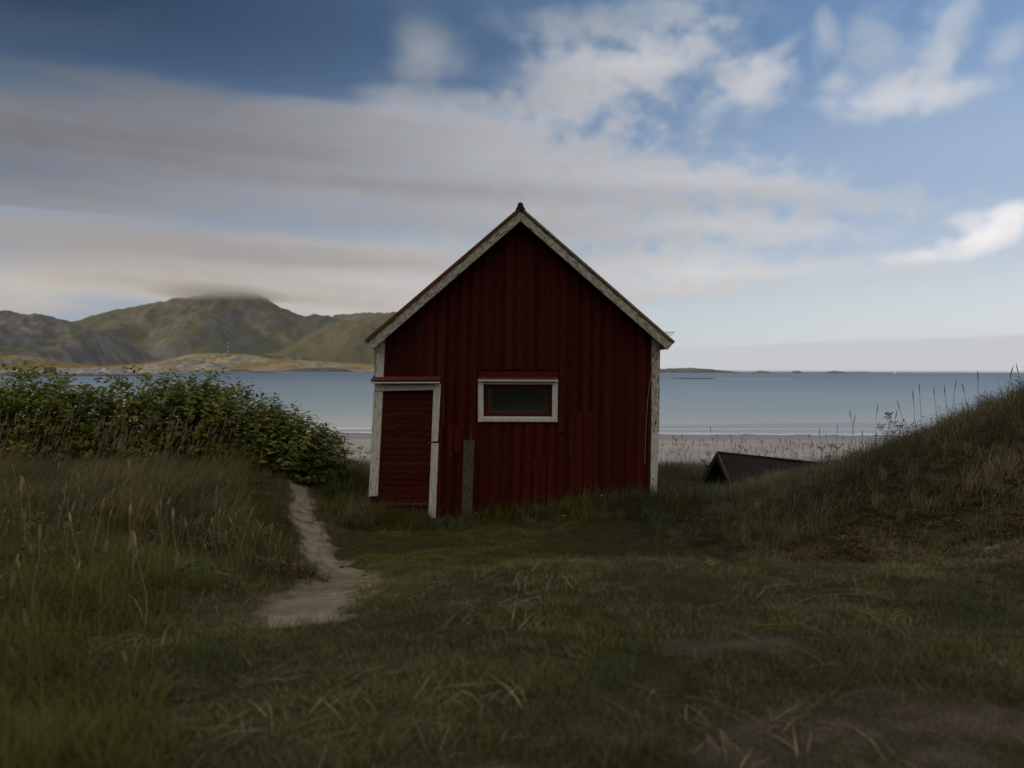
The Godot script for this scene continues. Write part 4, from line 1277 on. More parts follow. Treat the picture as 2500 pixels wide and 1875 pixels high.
func make_plants() -> void:
	var grass := mat_leaf(0.72, 0.6)
	var lush := [Color(0.065, 0.070, 0.011), Color(0.084, 0.083, 0.014), Color(0.101, 0.081, 0.016), Color(0.058, 0.058, 0.011)]
	var turf_col := [Color(0.078, 0.080, 0.018), Color(0.096, 0.094, 0.022), Color(0.116, 0.103, 0.030), Color(0.142, 0.116, 0.046), Color(0.076, 0.072, 0.018)]
	var marram := [Color(0.116, 0.110, 0.038), Color(0.143, 0.126, 0.045), Color(0.104, 0.097, 0.031), Color(0.159, 0.119, 0.041)]
	var heath := [Color(0.068, 0.052, 0.012), Color(0.090, 0.058, 0.015), Color(0.097, 0.047, 0.015), Color(0.058, 0.047, 0.011), Color(0.078, 0.034, 0.016)]
	var straw := [Color(0.20, 0.145, 0.068), Color(0.24, 0.175, 0.088), Color(0.16, 0.115, 0.055), Color(0.115, 0.088, 0.040)]
	var brown := [Color(0.070, 0.052, 0.028), Color(0.055, 0.050, 0.024), Color(0.085, 0.062, 0.034), Color(0.045, 0.042, 0.020)]

	var t_short := [tuft(18, 0.03, 0.075, 0.0035, 0.06, 1.3, 0.7, 0.2, 0.16, 3), tuft(18, 0.025, 0.065, 0.003, 0.06, 1.5, 0.9, 0.2, 0.10, 3), tuft(16, 0.035, 0.09, 0.0035, 0.06, 1.2, 0.8, 0.3, 0.22, 3)]
	scatter("turf", "short trodden turf with dry blades in the foreground", "grass", t_short, grass, 38000, -9, 9, 1.5, 12.2,
		func(x, d): return clear_of_hut(x, d) * off_trail(x, d) * (1.0 - 0.93 * bare(x, d)) * (0.55 + 0.45 * ss(-0.5, 0.1, ns.get_noise_2d(x * 120.0, d * 120.0))), turf_col, 0.75, 1.3, TAU, true)
	# the little lawn before the hut, shorter and brighter
	var t_lawn := [tuft(22, 0.03, 0.06, 0.003, 0.07, 1.0, 0.6, 0.2, 0.05, 3), tuft(22, 0.03, 0.055, 0.003, 0.07, 1.1, 0.7, 0.2, 0.05, 3)]
	scatter("lawn_grass", "fine bright green grass in front of the hut beside the path", "grass", t_lawn, grass, 5000, -2.4, 1.8, 8.0, 11.7,
		func(x, d): return off_trail(x, d) * ss(trail_x(d) + 0.15, trail_x(d) + 0.4, x) * (1.0 - ss(0.6, 1.8, x)), [Color(0.110, 0.118, 0.020), Color(0.122, 0.128, 0.024), Color(0.100, 0.105, 0.020)], 0.8, 1.25)

	var t_mid := [tuft(15, 0.10, 0.26, 0.0055, 0.08, 1.7, 0.7, 0.3, 0.14), tuft(16, 0.08, 0.22, 0.005, 0.09, 1.9, 0.8, 0.3, 0.18), tuft(13, 0.12, 0.30, 0.006, 0.07, 1.5, 0.7, 0.35, 0.25)]
	scatter("meadow_grass", "tangled green grass on the bank left of the path", "grass", t_mid, grass, 13500, -11, -0.8, 2.0, 15.0,
		func(x, d): return tall_left(x, d) * off_trail(x, d), lush, 0.7, 1.3, TAU, true)
	scatter("path_edge_grass", "uneven tufts of grass overhanging both edges of the sand path", "grass", [tuft(14, 0.05, 0.14, 0.0045, 0.06, 1.9, 0.9, 0.1, 0.2), tuft(12, 0.04, 0.11, 0.004, 0.07, 2.0, 1.0, 0.1, 0.25)], grass, 1500, -4.6, -0.2, 4.3, 15.0,
		func(x, d): return ss(0.72, 1.0, trail_off(x, d)) * (1.0 - ss(1.8, 2.6, trail_off(x, d))), lush + turf_col, 0.7, 1.3)
	var t_herb := [leafy(26, 0.05, 0.16, 0.13), leafy(22, 0.06, 0.12, 0.14), leafy(30, 0.035, 0.10, 0.11)]
	scatter("low_herbs", "broad-leaved weeds among the grass on the left bank", "weeds", t_herb, mat_leaf(0.5, 0.55), 900, -8, -1.2, 2.6, 9.5,
		func(x, d): return tall_left(x, d) * ss(-0.1, 0.35, ns.get_noise_2d(x * 75.0 + 50.0, d * 75.0)), [Color(0.040, 0.066, 0.016), Color(0.055, 0.075, 0.020), Color(0.070, 0.060, 0.022), Color(0.075, 0.040, 0.020)], 0.6, 1.2)

	var t_lyme := [tuft(13, 0.32, 0.60, 0.0105, 0.09, 1.6, 0.5, 0.62, 0.12, 6), tuft(12, 0.28, 0.54, 0.0095, 0.10, 1.9, 0.55, 0.6, 0.15, 6), tuft(11, 0.36, 0.64, 0.010, 0.08, 1.4, 0.45, 0.6, 0.20, 6)]
	scatter("lyme_grass", "long blue-green dune grass bent to the right on the left bank", "grass", t_lyme, grass, 3300, -10.5, -2.4, 7.6, 13.8,
		func(x, d): return ss(trail_x(d) - 0.55, trail_x(d) - 1.3, x + 0.3 * ns.get_noise_2d(x * 70.0, d * 70.0)) * ss(7.4, 9.2, d) * (0.6 + 0.4 * ss(-0.3, 0.3, ns.get_noise_2d(x * 50.0, d * 50.0))), marram, 0.75, 1.15, 1.2)
	# dry stalks standing out of it before the bushes
	var t_stalk := [stalk_mesh(0.75, 0.14), stalk_mesh(0.65, 0.12), stalk_mesh(0.85, 0.16)]
	scatter("dry_grass_stalks", "sheaf of thin dry seed stalks standing in front of the bushes", "grass", t_stalk, mat_leaf(0.3, 0.7), 330, -10, -2.6, 8.0, 13.2,
		func(x, d): return ss(trail_x(d) - 0.5, trail_x(d) - 1.6, x) * (0.25 + 0.75 * ss(9.5, 11.5, d)), [Color(0.15, 0.105, 0.058), Color(0.12, 0.082, 0.048), Color(0.17, 0.120, 0.066)], 0.75, 1.15, 1.6)
	scatter("dry_grass_stalks", "scattered brown seed stalks in the near grass at lower left", "grass", [stalk_mesh(0.46, 0.08), stalk_mesh(0.38, 0.07)], mat_leaf(0.3, 0.7), 420, -7, -1.0, 2.3, 8.5,
		func(x, d): return tall_left(x, d) + 0.04, [Color(0.20, 0.14, 0.075), Color(0.14, 0.095, 0.05), Color(0.24, 0.17, 0.09)], 0.7, 1.3, TAU)

	# round the foot of the hut
	scatter("rough_grass", "shaggy grass growing against the foot of the red wall", "grass", t_mid, grass, 1500, -3.4, 2.9, 11.2, 12.24,
		func(x, d): return off_trail(x, d) * clamp(0.2 + 0.95 * ss(11.4, 12.1, d + 0.25 * ns.get_noise_2d(x * 110.0, 5.0)) * (0.35 + 0.65 * ss(-0.9, 0.3, x)), 0.0, 1.0) * (1.0 if x < -1.3 or x > -0.8 else 0.3), lush + [Color(0.075, 0.075, 0.028), Color(0.085, 0.070, 0.034)], 0.8, 1.6)
	scatter("rough_grass", "deep grass bank at the left corner of the hut beside the path", "grass", t_lyme + t_mid, grass, 900, -3.9, -2.0, 10.9, 17.0,
		func(x, d): return clear_of_hut(x, d) * ss(trail_x(d) + 0.28, trail_x(d) + 0.55, x) * (1.0 - ss(-2.25, -1.9, x - 0.6 * ss(12.0, 11.4, d) * 0.5)), lush + [Color(0.085, 0.082, 0.036)], 0.65, 1.05, 2.5)
	scatter("wild_herbs", "dark tangle of withered grass and herbs right of the hut", "grass", [tuft(18, 0.22, 0.5, 0.0045, 0.11, 1.3, 0.5, 0.5, 0.25), leafy(34, 0.035, 0.34, 0.16), tuft(14, 0.3, 0.6, 0.004, 0.10, 1.0, 0.45, 0.4, 0.35)], grass, 4200, 1.6, 9.5, 9.4, 24.0,
		func(x, d): return clear_of_hut(x, d) * ss(9.6, 11.4, d + 0.2 * x) * (0.0 if x > 3.3 and x < 7.6 and d > 13.2 and d < 17.2 else 1.0) * ss(0.9, 2.2, x + 0.3 * (d - 11.0)), brown + [Color(0.040, 0.052, 0.018), Color(0.050, 0.058, 0.022)], 0.65, 1.1, 3.0)
	scatter("rough_grass", "long grass hiding the lower left corner of the door", "grass", t_mid + t_lyme, grass, 260, -2.75, -1.35, 11.55, 12.18,
		func(x, d): return off_trail(x, d) * (1.0 - ss(-1.9, -1.4, x)), lush, 0.6, 0.95, 3.0)
	scatter("dry_stalks", "thin withered stalks standing against the beach right of the hut", "grass", [stalk_mesh(0.75, 0.10), stalk_mesh(0.6, 0.08), stalk_mesh(0.9, 0.12)], mat_leaf(0.3, 0.7), 330, 2.3, 10.5, 15.5, 27.0,
		func(x, d): return clear_of_hut(x, d) * (0.0 if x > 3.3 and x < 7.6 and d < 17.2 else 1.0), [Color(0.10, 0.072, 0.045), Color(0.075, 0.055, 0.035), Color(0.13, 0.095, 0.055)], 0.7, 1.15, TAU)
	# the dune on the right
	scatter("heath", "low dark mossy growth covering the face of the right dune", "moss", [tuft(26, 0.02, 0.055, 0.005, 0.075, 1.2, 0.8, 0.1, 0.12, 3), leafy(40, 0.022, 0.05, 0.09), leafy(30, 0.030, 0.06, 0.09)], grass, 9000, 1.0, 11.5, 4.4, 13.0,
		func(x, d): return dune_face(x, d), heath + [Color(0.12, 0.105, 0.030), Color(0.095, 0.075, 0.032)], 0.8, 1.35)
	scatter("dune_grass", "grey-green dune grass on the crest and slope of the right dune", "grass", t_lyme, grass, 3000, 2.2, 13.0, 6.6, 14.5,
		func(x, d): return clear_of_hut(x, d) * ss(8.2, 10.4, d + 0.3 * (x - 5.0) + 0.9 * ns.get_noise_2d(x * 40.0, d * 40.0)) * (0.30 + 0.70 * ss(-0.25, 0.3, ns.get_noise_2d(x * 48.0 + 20.0, d * 48.0))) * ss(1.8, 3.6, x + 0.1 * (d - 10.0)), marram + [Color(0.16, 0.125, 0.055), Color(0.13, 0.105, 0.04), Color(0.20, 0.15, 0.075)], 0.45, 0.85, 3.0)
	scatter("dune_grass", "sparse pale dune grass tufts low on the right slope", "grass", t_mid, grass, 3600, 1.2, 9.5, 4.8, 12.0,
		func(x, d): return dune_face(x, d) * ss(-0.15, 0.4, ns.get_noise_2d(x * 85.0 + 70.0, d * 85.0) + 0.10 * (d - 8.0)), marram + straw.slice(2, 4), 0.5, 1.0)
	# fallen dry blades
	var t_straw := [straw_mesh(0.20), straw_mesh(0.29), straw_mesh(0.14)]
	scatter("fallen_straw", "dry straw lying on the trodden turf in the foreground", "straw", t_straw, mat_leaf(0.2, 0.7), 1800, -6, 6, 1.7, 9.0,
		func(x, d): return clamp(0.45 + 1.2 * ns.get_noise_2d(x * 45.0, d * 45.0), 0.06, 1.0) * (0.12 + 0.88 * ss(2.2, 3.8, d)), straw, 0.5, 1.1, 5.2, true, 0.012)
	scatter("path_litter", "short bits of dead grass strewn over the middle of the path", "straw", [straw_mesh(0.10), straw_mesh(0.07), straw_mesh(0.13)], mat_leaf(0.2, 0.7), 3200, -3.2, 1.8, 4.4, 9.6,
		func(x, d): return (1.0 - ss(0.7, 1.6, trail_off(x, d))) * (0.10 + 0.9 * ss(5.0, 5.8, d) * (1.0 - ss(8.3, 9.3, d))) + 0.7 * bare(x, d) * ss(5.5, 6.0, d), straw + [Color(0.07, 0.052, 0.03)], 0.6, 1.2, 2.4, false, 0.014)
	# behind the hut and down to the beach
	scatter("backshore_grass", "withered grass and herbs between the dunes and the beach", "grass", t_lyme + [tuft(14, 0.3, 0.6, 0.005, 0.12, 1.0, 0.45, 0.4, 0.5)], grass, 5200, -16, 22, 16.0, 37.5,
		func(x, d): return clear_of_hut(x, d) * (1.0 - ss(30.0, 37.5, d + 3.0 * ns.get_noise_2d(x * 18.0, d * 18.0))) * (1.0 if x < -2.0 or x > 1.5 else 0.15) * (0.0 if x > 3.3 and x < 7.6 and d > 13.2 and d < 17.2 else 1.0), brown + marram.slice(2, 4), 0.6, 1.1, 2.4)
	scatter("backshore_grass", "grass on the seaward slope of the right dune", "grass", t_lyme, grass, 1400, 4.0, 22.0, 12.5, 24.0, func(x, d): return 0.0 if x < 7.6 and d > 13.0 and d < 17.2 else 1.0, marram + brown, 0.6, 1.0, 3.0)

	make_bushes()
	make_single_plants()

func straw_mesh(l: float) -> ArrayMesh:
	var v := PackedVector3Array()
	var n := PackedVector3Array()
	var c := PackedColorArray()
	blade_into(v, n, c, Vector3(-l * 0.5, 0, 0), PI / 2 + rng.randf_range(-0.2, 0.2), l, 0.0042, rng.randf_range(0.2, 0.5), 1.3, Color.WHITE, 5, 0.3)
	blade_into(v, n, c, Vector3(-l * 0.3, 0, l * 0.25), PI / 2 + rng.randf_range(-0.5, 0.5), l * 0.8, 0.0032, 0.35, 1.32, Color(0.8, 0.8, 0.8), 5, 0.3)
	return commit_arrays(v, n, c)

func seed_head(st: SurfaceTool, p: Vector3, dir: Vector3, l: float, r: float) -> void:
	var pts := []
	var rad := []
	for k in 8:
		var f := k / 7.0
		pts.append(p + dir * l * f + Vector3(0.04, -0.02, 0) * l * f * f)
		rad.append(r * (0.25 + sin(PI * (0.08 + 0.86 * f))) * (0.82 if k % 2 == 0 else 1.05))
	tube_into(st, pts, rad, 5)

func stalk_mesh(h: float, head: float) -> ArrayMesh:   # one bending stalk with a narrow seed head
	var v := PackedVector3Array()
	var n := PackedVector3Array()
	var c := PackedColorArray()
	var st := st_new()
	var pts := []
	var rad := []
	var lean_by := rng.randf_range(0.10, 0.28)
	for k in 6:
		var f := k / 5.0
		pts.append(Vector3(lean_by * h * f * f, h * f, 0.02 * sin(f * 5.0)))
		rad.append(0.0028 - 0.0012 * f)
	tube_into(st, pts, rad, 4)
	seed_head(st, pts[5], (pts[5] - pts[4]).normalized(), head, 0.0075)
	var m := st.commit()
	var a := m.surface_get_arrays(0)
	v = a[Mesh.ARRAY_VERTEX]
	n = a[Mesh.ARRAY_NORMAL]
	for i in v.size():
		c.append(Color.WHITE)
	blade_into(v, n, c, Vector3(0.01, h * 0.15, 0), PI / 2, h * 0.5, 0.004, 1.4, 0.4, Color(0.9, 0.95, 0.8), 4)
	return commit_arrays(v, n, c)

func make_bushes() -> void:
	var leaf_meshes := []
	for k in 3:
		var v := PackedVector3Array()
		var n := PackedVector3Array()
		var c := PackedColorArray()
		leaf_into(v, n, c, Transform3D.IDENTITY, [0.105, 0.095, 0.115][k], [0.070, 0.064, 0.050][k], Color.WHITE)
		leaf_meshes.append(commit_arrays(v, n, c))
	var mat := mat_leaf(0.75, 0.5)
	var bark := mat_plain(lin(0.06, 0.045, 0.03))
	var tones := [Color(0.186, 0.204, 0.029), Color(0.228, 0.234, 0.033), Color(0.156, 0.174, 0.026), Color(0.276, 0.246, 0.037), Color(0.126, 0.146, 0.026)]
	var leaf_mats := []
	for t in tones:
		var lm := mat_leaf(0.75, 0.5)
		lm.albedo_color = lin(t.r, t.g, t.b)
		leaf_mats.append(lm)
	var rows := [
		["round-leaved green bush at the far left edge, standing highest", 3, [[-10.3, 14.2, 4.9, 1.2, 1.1, 1.05], [-9.3, 14.4, 4.95, 1.15, 1.1, 1.0], [-8.45, 14.0, 4.9, 0.85, 0.9, 0.85], [-9.2, 13.8, 4.4, 1.7, 0.8, 0.5]], 19000, 0.15],
		["broad leafy green bush in the middle of the thicket left of the path", 2, [[-7.7, 13.8, 4.65, 0.95, 0.9, 0.75], [-6.95, 14.2, 4.85, 1.05, 1.0, 0.95], [-6.05, 14.2, 4.9, 0.95, 1.0, 0.95], [-5.45, 14.0, 4.85, 0.75, 0.9, 0.95], [-6.6, 13.7, 4.4, 1.6, 0.8, 0.5]], 24000, 0.3],
		["windswept bush sloping down to the right beside the path", 2, [[-4.9, 14.1, 4.65, 0.8, 0.9, 0.85], [-4.35, 14.1, 4.55, 0.75, 0.85, 0.75], [-3.85, 14.2, 4.42, 0.55, 0.8, 0.64], [-3.48, 14.3, 4.34, 0.42, 0.6, 0.46], [-4.3, 13.8, 4.2, 0.95, 0.7, 0.42]], 19000, 0.65],
	]
	for row in rows:
		var lobes: Array = row[2]
		var org := Vector3(lobes[1][0], gh(lobes[1][0], lobes[1][1]), -lobes[1][1])
		var o := thing("bush", row[0], "bush", org, "bushes left of the path")
		var wind: float = row[4]
		# stems
		for s in 9:
			var b: Array = lobes[s % lobes.size()]
			var st := st_new()
			var foot := Vector3(b[0] + rng.randf_range(-0.3, 0.3), 0, -b[1] + rng.randf_range(-0.3, 0.3))
			foot.y = gh(foot.x, -foot.z) - 0.05
			var tip := Vector3(b[0] + rng.randf_range(-0.6, 0.6) * b[3] + wind * 0.2, b[2] + b[5] * rng.randf_range(0.3, 0.85), -b[1] + rng.randf_range(-0.6, 0.6) * b[4])
			var pts := []
			var rad := []
			for k in 6:
				var f := k / 5.0
				pts.append(foot.lerp(tip, f) + Vector3(rng.randf_range(-0.04, 0.04), 0.12 * sin(f * PI), rng.randf_range(-0.04, 0.04)) - org)
				rad.append(0.016 - 0.012 * f)
			tube_into(st, pts, rad, 5)
			put("stem", st.commit(), bark, o)
		var where := []
		var n_all: int = row[3]
		var vol := 0.0
		for b in lobes:
			vol += b[3] * b[5]
		for b in lobes:
			var cnt := int(n_all * b[3] * b[5] / vol)
			# leaves sit in sprays round twig ends on the lobe's skin, with gaps between the sprays
			var sprays := int(cnt / 11.0)
			for s in sprays:
				var dir := Vector3(rng.randf_range(-1, 1), rng.randf_range(-0.8, 1), rng.randf_range(-1, 1)).normalized()
				var lump := 1.0 + 0.22 * ns.get_noise_3d(dir.x * 140.0 + b[0] * 50.0, dir.y * 140.0, dir.z * 140.0)
				var rr := (0.45 + 0.62 * sqrt(rng.randf())) * lump
				var ctr := Vector3(b[0] + dir.x * b[3] * rr, b[2] + dir.y * b[5] * rr, -b[1] + dir.z * b[4] * rr)
				if ctr.y < gh(ctr.x, -ctr.z) + 0.05:
					continue
				var tone: Color = tones[rng.randi() % 5] * rng.randf_range(0.75, 1.2)
				var axis := (dir + Vector3(wind * 0.9, 0.35, 0)).normalized()
				for q in 11:
					var along := rng.randf_range(-0.12, 0.14)
					var pos := ctr + axis * along + Vector3(rng.randf_range(-0.09, 0.09), rng.randf_range(-0.07, 0.07), rng.randf_range(-0.09, 0.09))
					var face := (axis * 0.6 + Vector3(rng.randf_range(-1, 1) + wind, rng.randf_range(-0.5, 0.25), rng.randf_range(-1, 1))).normalized()
					var up := (Vector3.UP + dir * 0.7 + Vector3(rng.randf_range(-0.5, 0.5), 0, rng.randf_range(-0.5, 0.5))).normalized()
					var right := up.cross(face).normalized()
					var sz := rng.randf_range(0.6, 1.15)
					var bs := Basis(right, face.cross(right).normalized(), face).scaled(Vector3(sz, sz, sz))
					where.append([Transform3D(bs, pos - org), tone * rng.randf_range(0.85, 1.15), pos.z + 0.5 * pos.y])
		where.sort_custom(func(a, b): return a[2] > b[2])
		var single := mini(110, where.size())
		var mm := MultiMesh.new()
		mm.transform_format = MultiMesh.TRANSFORM_3D
		mm.use_colors = true
		mm.mesh = leaf_meshes[0 if wind < 0.5 else 2]
		mm.instance_count = where.size() - single
		for i in where.size():
			if i < single:
				var m := put("leaf", leaf_meshes[0 if wind < 0.5 else 2], leaf_mats[rng.randi() % 5], o)
				m.transform = where[i][0]
			else:
				mm.set_instance_transform(i - single, where[i][0])
				mm.set_instance_color(i - single, where[i][1])
		var node := MultiMeshInstance3D.new()
		node.name = "foliage"
		node.multimesh = mm
		node.material_override = mat
		node.set_meta("kind", "stuff")
		o.add_child(node)

func umbel_plant(label: String, at: Vector3, h: float, heads: int, group: String) -> void:
	var o := thing("umbel_plant", label, "dried plant", at, group)
	var mat := mat_plain(lin(0.045, 0.032, 0.022))
	var st := st_new()
	var lx := rng.randf_range(0.0, 0.12)
	tube_into(st, [Vector3(0, -0.05, 0), Vector3(lx * 0.3, h * 0.5, 0), Vector3(lx, h * 0.97, 0.01)], [0.006, 0.0045, 0.003], 5)
	put("stem", st.commit(), mat, o)
	for k in heads:
		var f := 1.0 if k == 0 else rng.randf_range(0.45, 0.9)
		var base := Vector3(lx * f, h * f * 0.9, 0)
		var tip := Vector3(lx * f + (0.0 if k == 0 else rng.randf_range(-0.16, 0.16)), h * (f if k == 0 else f + 0.12), rng.randf_range(-0.08, 0.08))
		var hs := st_new()
		tube_into(hs, [base, tip], [0.0035, 0.0028], 4)
		for r in 9:
			var a := TAU * r / 9.0 + k
			var q := tip + Vector3(cos(a) * 0.045, 0.035 + 0.01 * sin(a * 3.0), sin(a) * 0.045)
			tube_into(hs, [tip, q], [0.0018, 0.0016], 3)
			for z in 3:
				seed_head(hs, q + Vector3(rng.randf_range(-0.008, 0.008), 0, rng.randf_range(-0.008, 0.008)), Vector3(rng.randf_range(-0.4, 0.4), 1, rng.randf_range(-0.4, 0.4)).normalized(), 0.012, 0.0045)
		put("flower_head", hs.commit(), mat, o)

func make_single_plants() -> void:
	# tall seed-head stalks on the crest of the right dune: x over distance, top over distance, distance
	var mat_stem := mat_plain(lin(0.13, 0.105, 0.06))
	var mat_head := mat_plain(lin(0.24, 0.18, 0.11))
	for q in [[0.436, -0.0482, 11.9], [0.439, -0.0549, 11.7], [0.469, -0.0414, 11.5], [0.493, -0.0491, 11.4], [0.499, -0.0346, 11.3], [0.516, -0.0233, 11.1], [0.524, -0.0143, 11.0], [0.543, -0.0187, 10.9], [0.557, -0.0158, 10.8], [0.569, -0.0086, 10.7], [0.581, -0.0134, 10.6], [0.599, 0.0027, 10.5], [0.640, 0.0085, 10.2], [0.651, 0.0119, 10.1], [0.396, -0.0719, 12.4], [0.418, -0.0662, 12.2]]:
		var d: float = q[2]
		var x: float = q[0] * d
		var top: float = 6.0 + q[1] * d
		var foot := gh(x, d)
		var h := clampf(top - foot, 0.35, 1.1)
		var o := thing("grass_stalk", "thin dry grass stalk with a narrow brown seed spike on the right dune crest", "grass stalk", Vector3(x, top - h, -d), "seed stalks on the dune crest")
		var st := st_new()
		var lx := rng.randf_range(-0.20, 0.14)
		var head := rng.randf_range(0.13, 0.19)
		var tip := Vector3(0, h - head, 0)
		tube_into(st, [Vector3(-lx, -0.06, 0), Vector3(-lx * 0.5, h * 0.45, 0), tip], [0.004, 0.0034, 0.0024], 4)
		put("stem", st.commit(), mat_stem, o)
		var sh := st_new()
		seed_head(sh, tip, Vector3(lx * 1.6, 1, 0).normalized(), head, rng.randf_range(0.0048, 0.0068))
		put("seed_head", sh.commit(), mat_head, o)
	# dried umbels
	for q in [[5.55, 11.6, 0.62, 7, "largest dark dried umbel plant, against the sea left of the dune crest"], [4.95, 12.3, 0.50, 4, "dark dried umbel plant low on the dune edge, right of the sunken roof"], [3.85, 15.2, 0.62, 4, "dried umbel plant standing in front of the beach just left of the sunken roof"], [2.75, 15.8, 0.75, 4, "dried umbel plant next to the right corner of the hut"], [-2.62, 12.9, 0.95, 5, "tall dried umbel plant at the left corner of the hut above the path"], [-2.95, 13.6, 0.75, 3, "shorter dried umbel plant behind the path, left of the hut corner"], [6.0, 20.5, 0.75, 4, "dried umbel plant behind the sunken roof against the sand"]]:
		umbel_plant(q[4], Vector3(q[0], gh(q[0], q[1]), -q[1]), q[2], q[3], "dried umbel plants")
	# fluffy seed heads on the right slope
	for q in [[4.02, 6.55, 0.036, "larger pale fluffy seed head low on the right dune slope"], [4.13, 6.62, 0.027, "smaller pale fluffy seed head just right of the larger one on the slope"]]:
		var g := gh(q[0], q[1])
		var o := thing("fluffy_flower", q[3], "seed head", Vector3(q[0], g, -q[1]), "fluffy seed heads")
		var st := st_new()
		tube_into(st, [Vector3(0, -0.02, 0), Vector3(0.01, 0.07, 0), Vector3(0.0, 0.13, 0)], [0.003, 0.0025, 0.002], 4)
		put("stem", st.commit(), mat_stem, o)
		var fl := st_new()
		for k in 90:
			var dir := Vector3(rng.randf_range(-1, 1), rng.randf_range(-0.6, 1), rng.randf_range(-1, 1)).normalized()
			var r: float = q[2] * rng.randf_range(0.7, 1.05)
			tube_into(fl, [Vector3(0, 0.135, 0), Vector3(0, 0.135, 0) + dir * r * 0.7, Vector3(0, 0.135, 0) + dir * r], [0.0012, 0.004, 0.001], 3)
		put("fluff", fl.commit(), mat_plain(lin(0.38, 0.32, 0.24), 1.0), o)
	# a few small flowers near the hut and one yellow leaf on the bank
	for q in [[1.35, 11.75, "tiny white flower in the grass under the right half of the hut wall", Color(0.7, 0.7, 0.66)], [0.72, 10.9, "tiny white flower low in the grass below the hut window", Color(0.65, 0.65, 0.6)], [-0.52, 11.6, "tiny yellow flower in the lawn below the grey plank", Color(0.55, 0.38, 0.03)]]:
		var g := gh(q[0], q[1])
		var o := thing("small_flower", q[2], "flower", Vector3(q[0], g, -q[1]))
		var st := st_new()
		tube_into(st, [Vector3(0, -0.02, 0), Vector3(0.01, 0.2, 0)], [0.002, 0.0015], 4)
		put("stem", st.commit(), mat_plain(lin(0.05, 0.07, 0.02)), o)
		var pv := PackedVector3Array()
		var pn := PackedVector3Array()
		var pc := PackedColorArray()
		for k in 6:
			leaf_into(pv, pn, pc, Transform3D(Basis(Vector3.UP, TAU * k / 6.0) * Basis(Vector3.RIGHT, -0.5), Vector3(0.01, 0.2, 0)), 0.018, 0.013, Color.WHITE)
		put("petals", commit_arrays(pv, pn, pc), mat_plain(lin(q[3].r, q[3].g, q[3].b)), o)
	var yl := thing("yellow_leaf", "single yellow leaf caught in the grass at the left edge", "leaf", Vector3(-3.55, gh(-3.55, 5.9) + 0.10, -5.9))
	var v := PackedVector3Array()
	var n := PackedVector3Array()
	var c := PackedColorArray()
	leaf_into(v, n, c, Transform3D(Basis.from_euler(Vector3(-0.1, 1.4, 0.5)), Vector3.ZERO), 0.12, 0.06, Color.WHITE)
	put("blade", commit_arrays(v, n, c), mat_plain(lin(0.36, 0.24, 0.02), 0.6), yl)

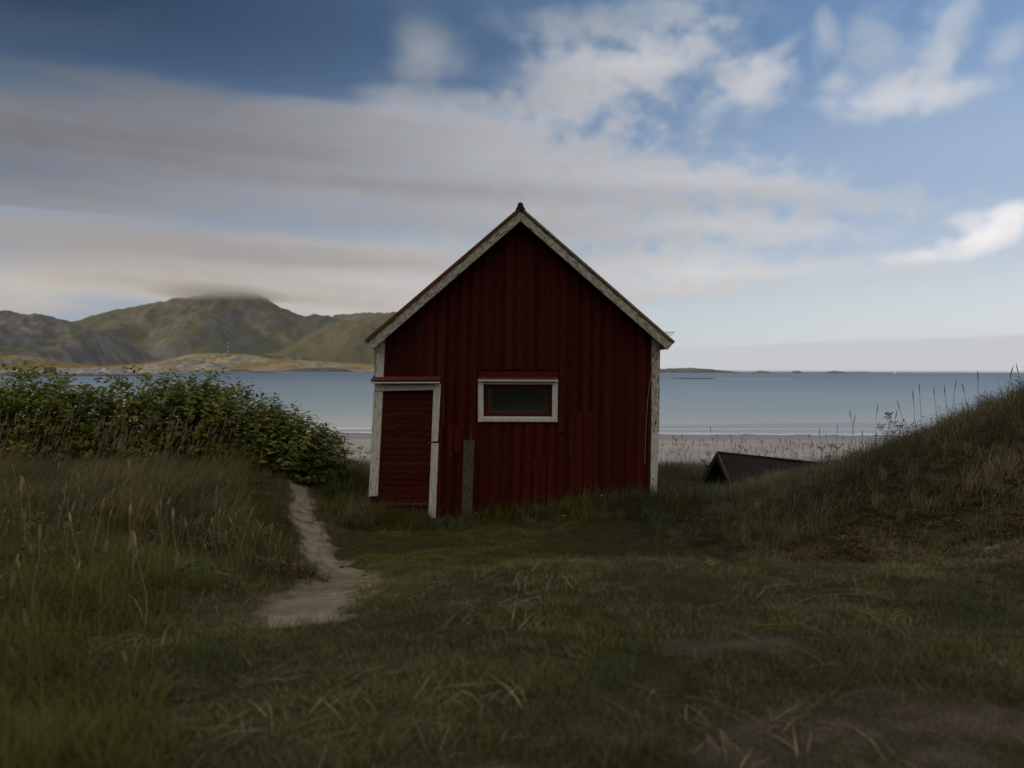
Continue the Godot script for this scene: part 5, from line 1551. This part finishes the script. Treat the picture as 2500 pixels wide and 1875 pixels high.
# ------------------------------------------------------------------ scene
func _ready() -> void:
	rng.seed = 20240917
	nf.noise_type = FastNoiseLite.TYPE_SIMPLEX_SMOOTH
	nf.fractal_octaves = 4
	nf.seed = 5
	ns.noise_type = FastNoiseLite.TYPE_SIMPLEX_SMOOTH
	ns.fractal_type = FastNoiseLite.FRACTAL_NONE
	ns.seed = 11
	nr.noise_type = FastNoiseLite.TYPE_SIMPLEX_SMOOTH
	nr.fractal_type = FastNoiseLite.FRACTAL_RIDGED
	nr.fractal_octaves = 4
	nr.seed = 23

	var cam := Camera3D.new()
	cam.name = "camera"
	cam.projection = Camera3D.PROJECTION_FRUSTUM
	cam.near = 0.1
	cam.far = 20000.0
	cam.size = 2.0 * 0.1 * 937.5 / 1900.0
	cam.frustum_offset = Vector2(0.0, -0.1 * 33.5 / 1900.0)
	cam.position = Vector3(0, 6, 0)
	cam.rotation.z = 0.0037
	var lens := CameraAttributesPhysical.new()
	lens.frustum_focal_length = 32.0
	lens.frustum_near = 0.1
	lens.frustum_far = 20000.0
	lens.exposure_aperture = 1.7
	lens.frustum_focus_distance = 12.6
	cam.attributes = lens
	add_child(cam)
	cam.near = 0.1
	cam.far = 20000.0
	cam.size = 2.0 * 0.1 * 937.5 / 1900.0

	var env := Environment.new()
	env.background_mode = Environment.BG_SKY
	var sky := Sky.new()
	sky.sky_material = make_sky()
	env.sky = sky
	env.background_energy_multiplier = 1.0
	env.tonemap_mode = Environment.TONE_MAPPER_LINEAR
	env.tonemap_exposure = 1.0
	env.fog_enabled = true
	env.fog_light_color = Color(0.84, 0.84, 0.84)
	env.fog_density = 0.000018
	env.sdfgi_enabled = true
	env.ssao_enabled = true
	env.ssil_enabled = true
	env.volumetric_fog_enabled = true
	env.volumetric_fog_density = 0.0
	var we := WorldEnvironment.new()
	we.name = "environment"
	we.environment = env
	add_child(we)

	var sun := DirectionalLight3D.new()
	sun.name = "sun"
	sun.light_energy = 0.9
	sun.light_color = Color(1.0, 0.90, 0.76)
	sun.light_angular_distance = 0.5
	sun.shadow_enabled = true
	var to_sun := Vector3(sin(deg_to_rad(SUN_AZ)) * cos(deg_to_rad(SUN_EL)), sin(deg_to_rad(SUN_EL)), -cos(deg_to_rad(SUN_AZ)) * cos(deg_to_rad(SUN_EL)))
	sun.basis = Basis.looking_at(-to_sun)
	add_child(sun)

	trail_ready()
	make_ground()
	make_trail()
	make_beach()
	make_sea()
	make_foam()
	make_far_land()
	make_shade_hill()
	make_islands()
	make_hut()
	make_shed()
	make_far_things()
	make_plants()

	# the cloud lying on the mountain tops
	var fm := FogMaterial.new()
	fm.albedo = Color(0.93, 0.91, 0.89)
	fm.density = 0.0007
	var cap := Node3D.new()
	cap.name = "summit_cloud"
	add_child(cap)
	tag(cap, "soft cap of cloud hiding the broad mountain's summit", "cloud", "", "stuff")
	for k in 11:
		var puff := FogVolume.new()
		puff.name = "puff"
		puff.shape = RenderingServer.FOG_VOLUME_SHAPE_ELLIPSOID
		puff.size = Vector3(rng.randf_range(380, 800), rng.randf_range(45, 85), rng.randf_range(500, 1100))
		puff.position = Vector3(-1800 + rng.randf_range(-260, 260), 0, -4950 + rng.randf_range(-150, 350))
		puff.position.y = 477 - 0.00010 * pow(puff.position.x + 1830, 2.0) + rng.randf_range(-14, 24)
		puff.rotation.z = rng.randf_range(-0.06, 0.06)
		puff.material = fm
		cap.add_child(puff, true)
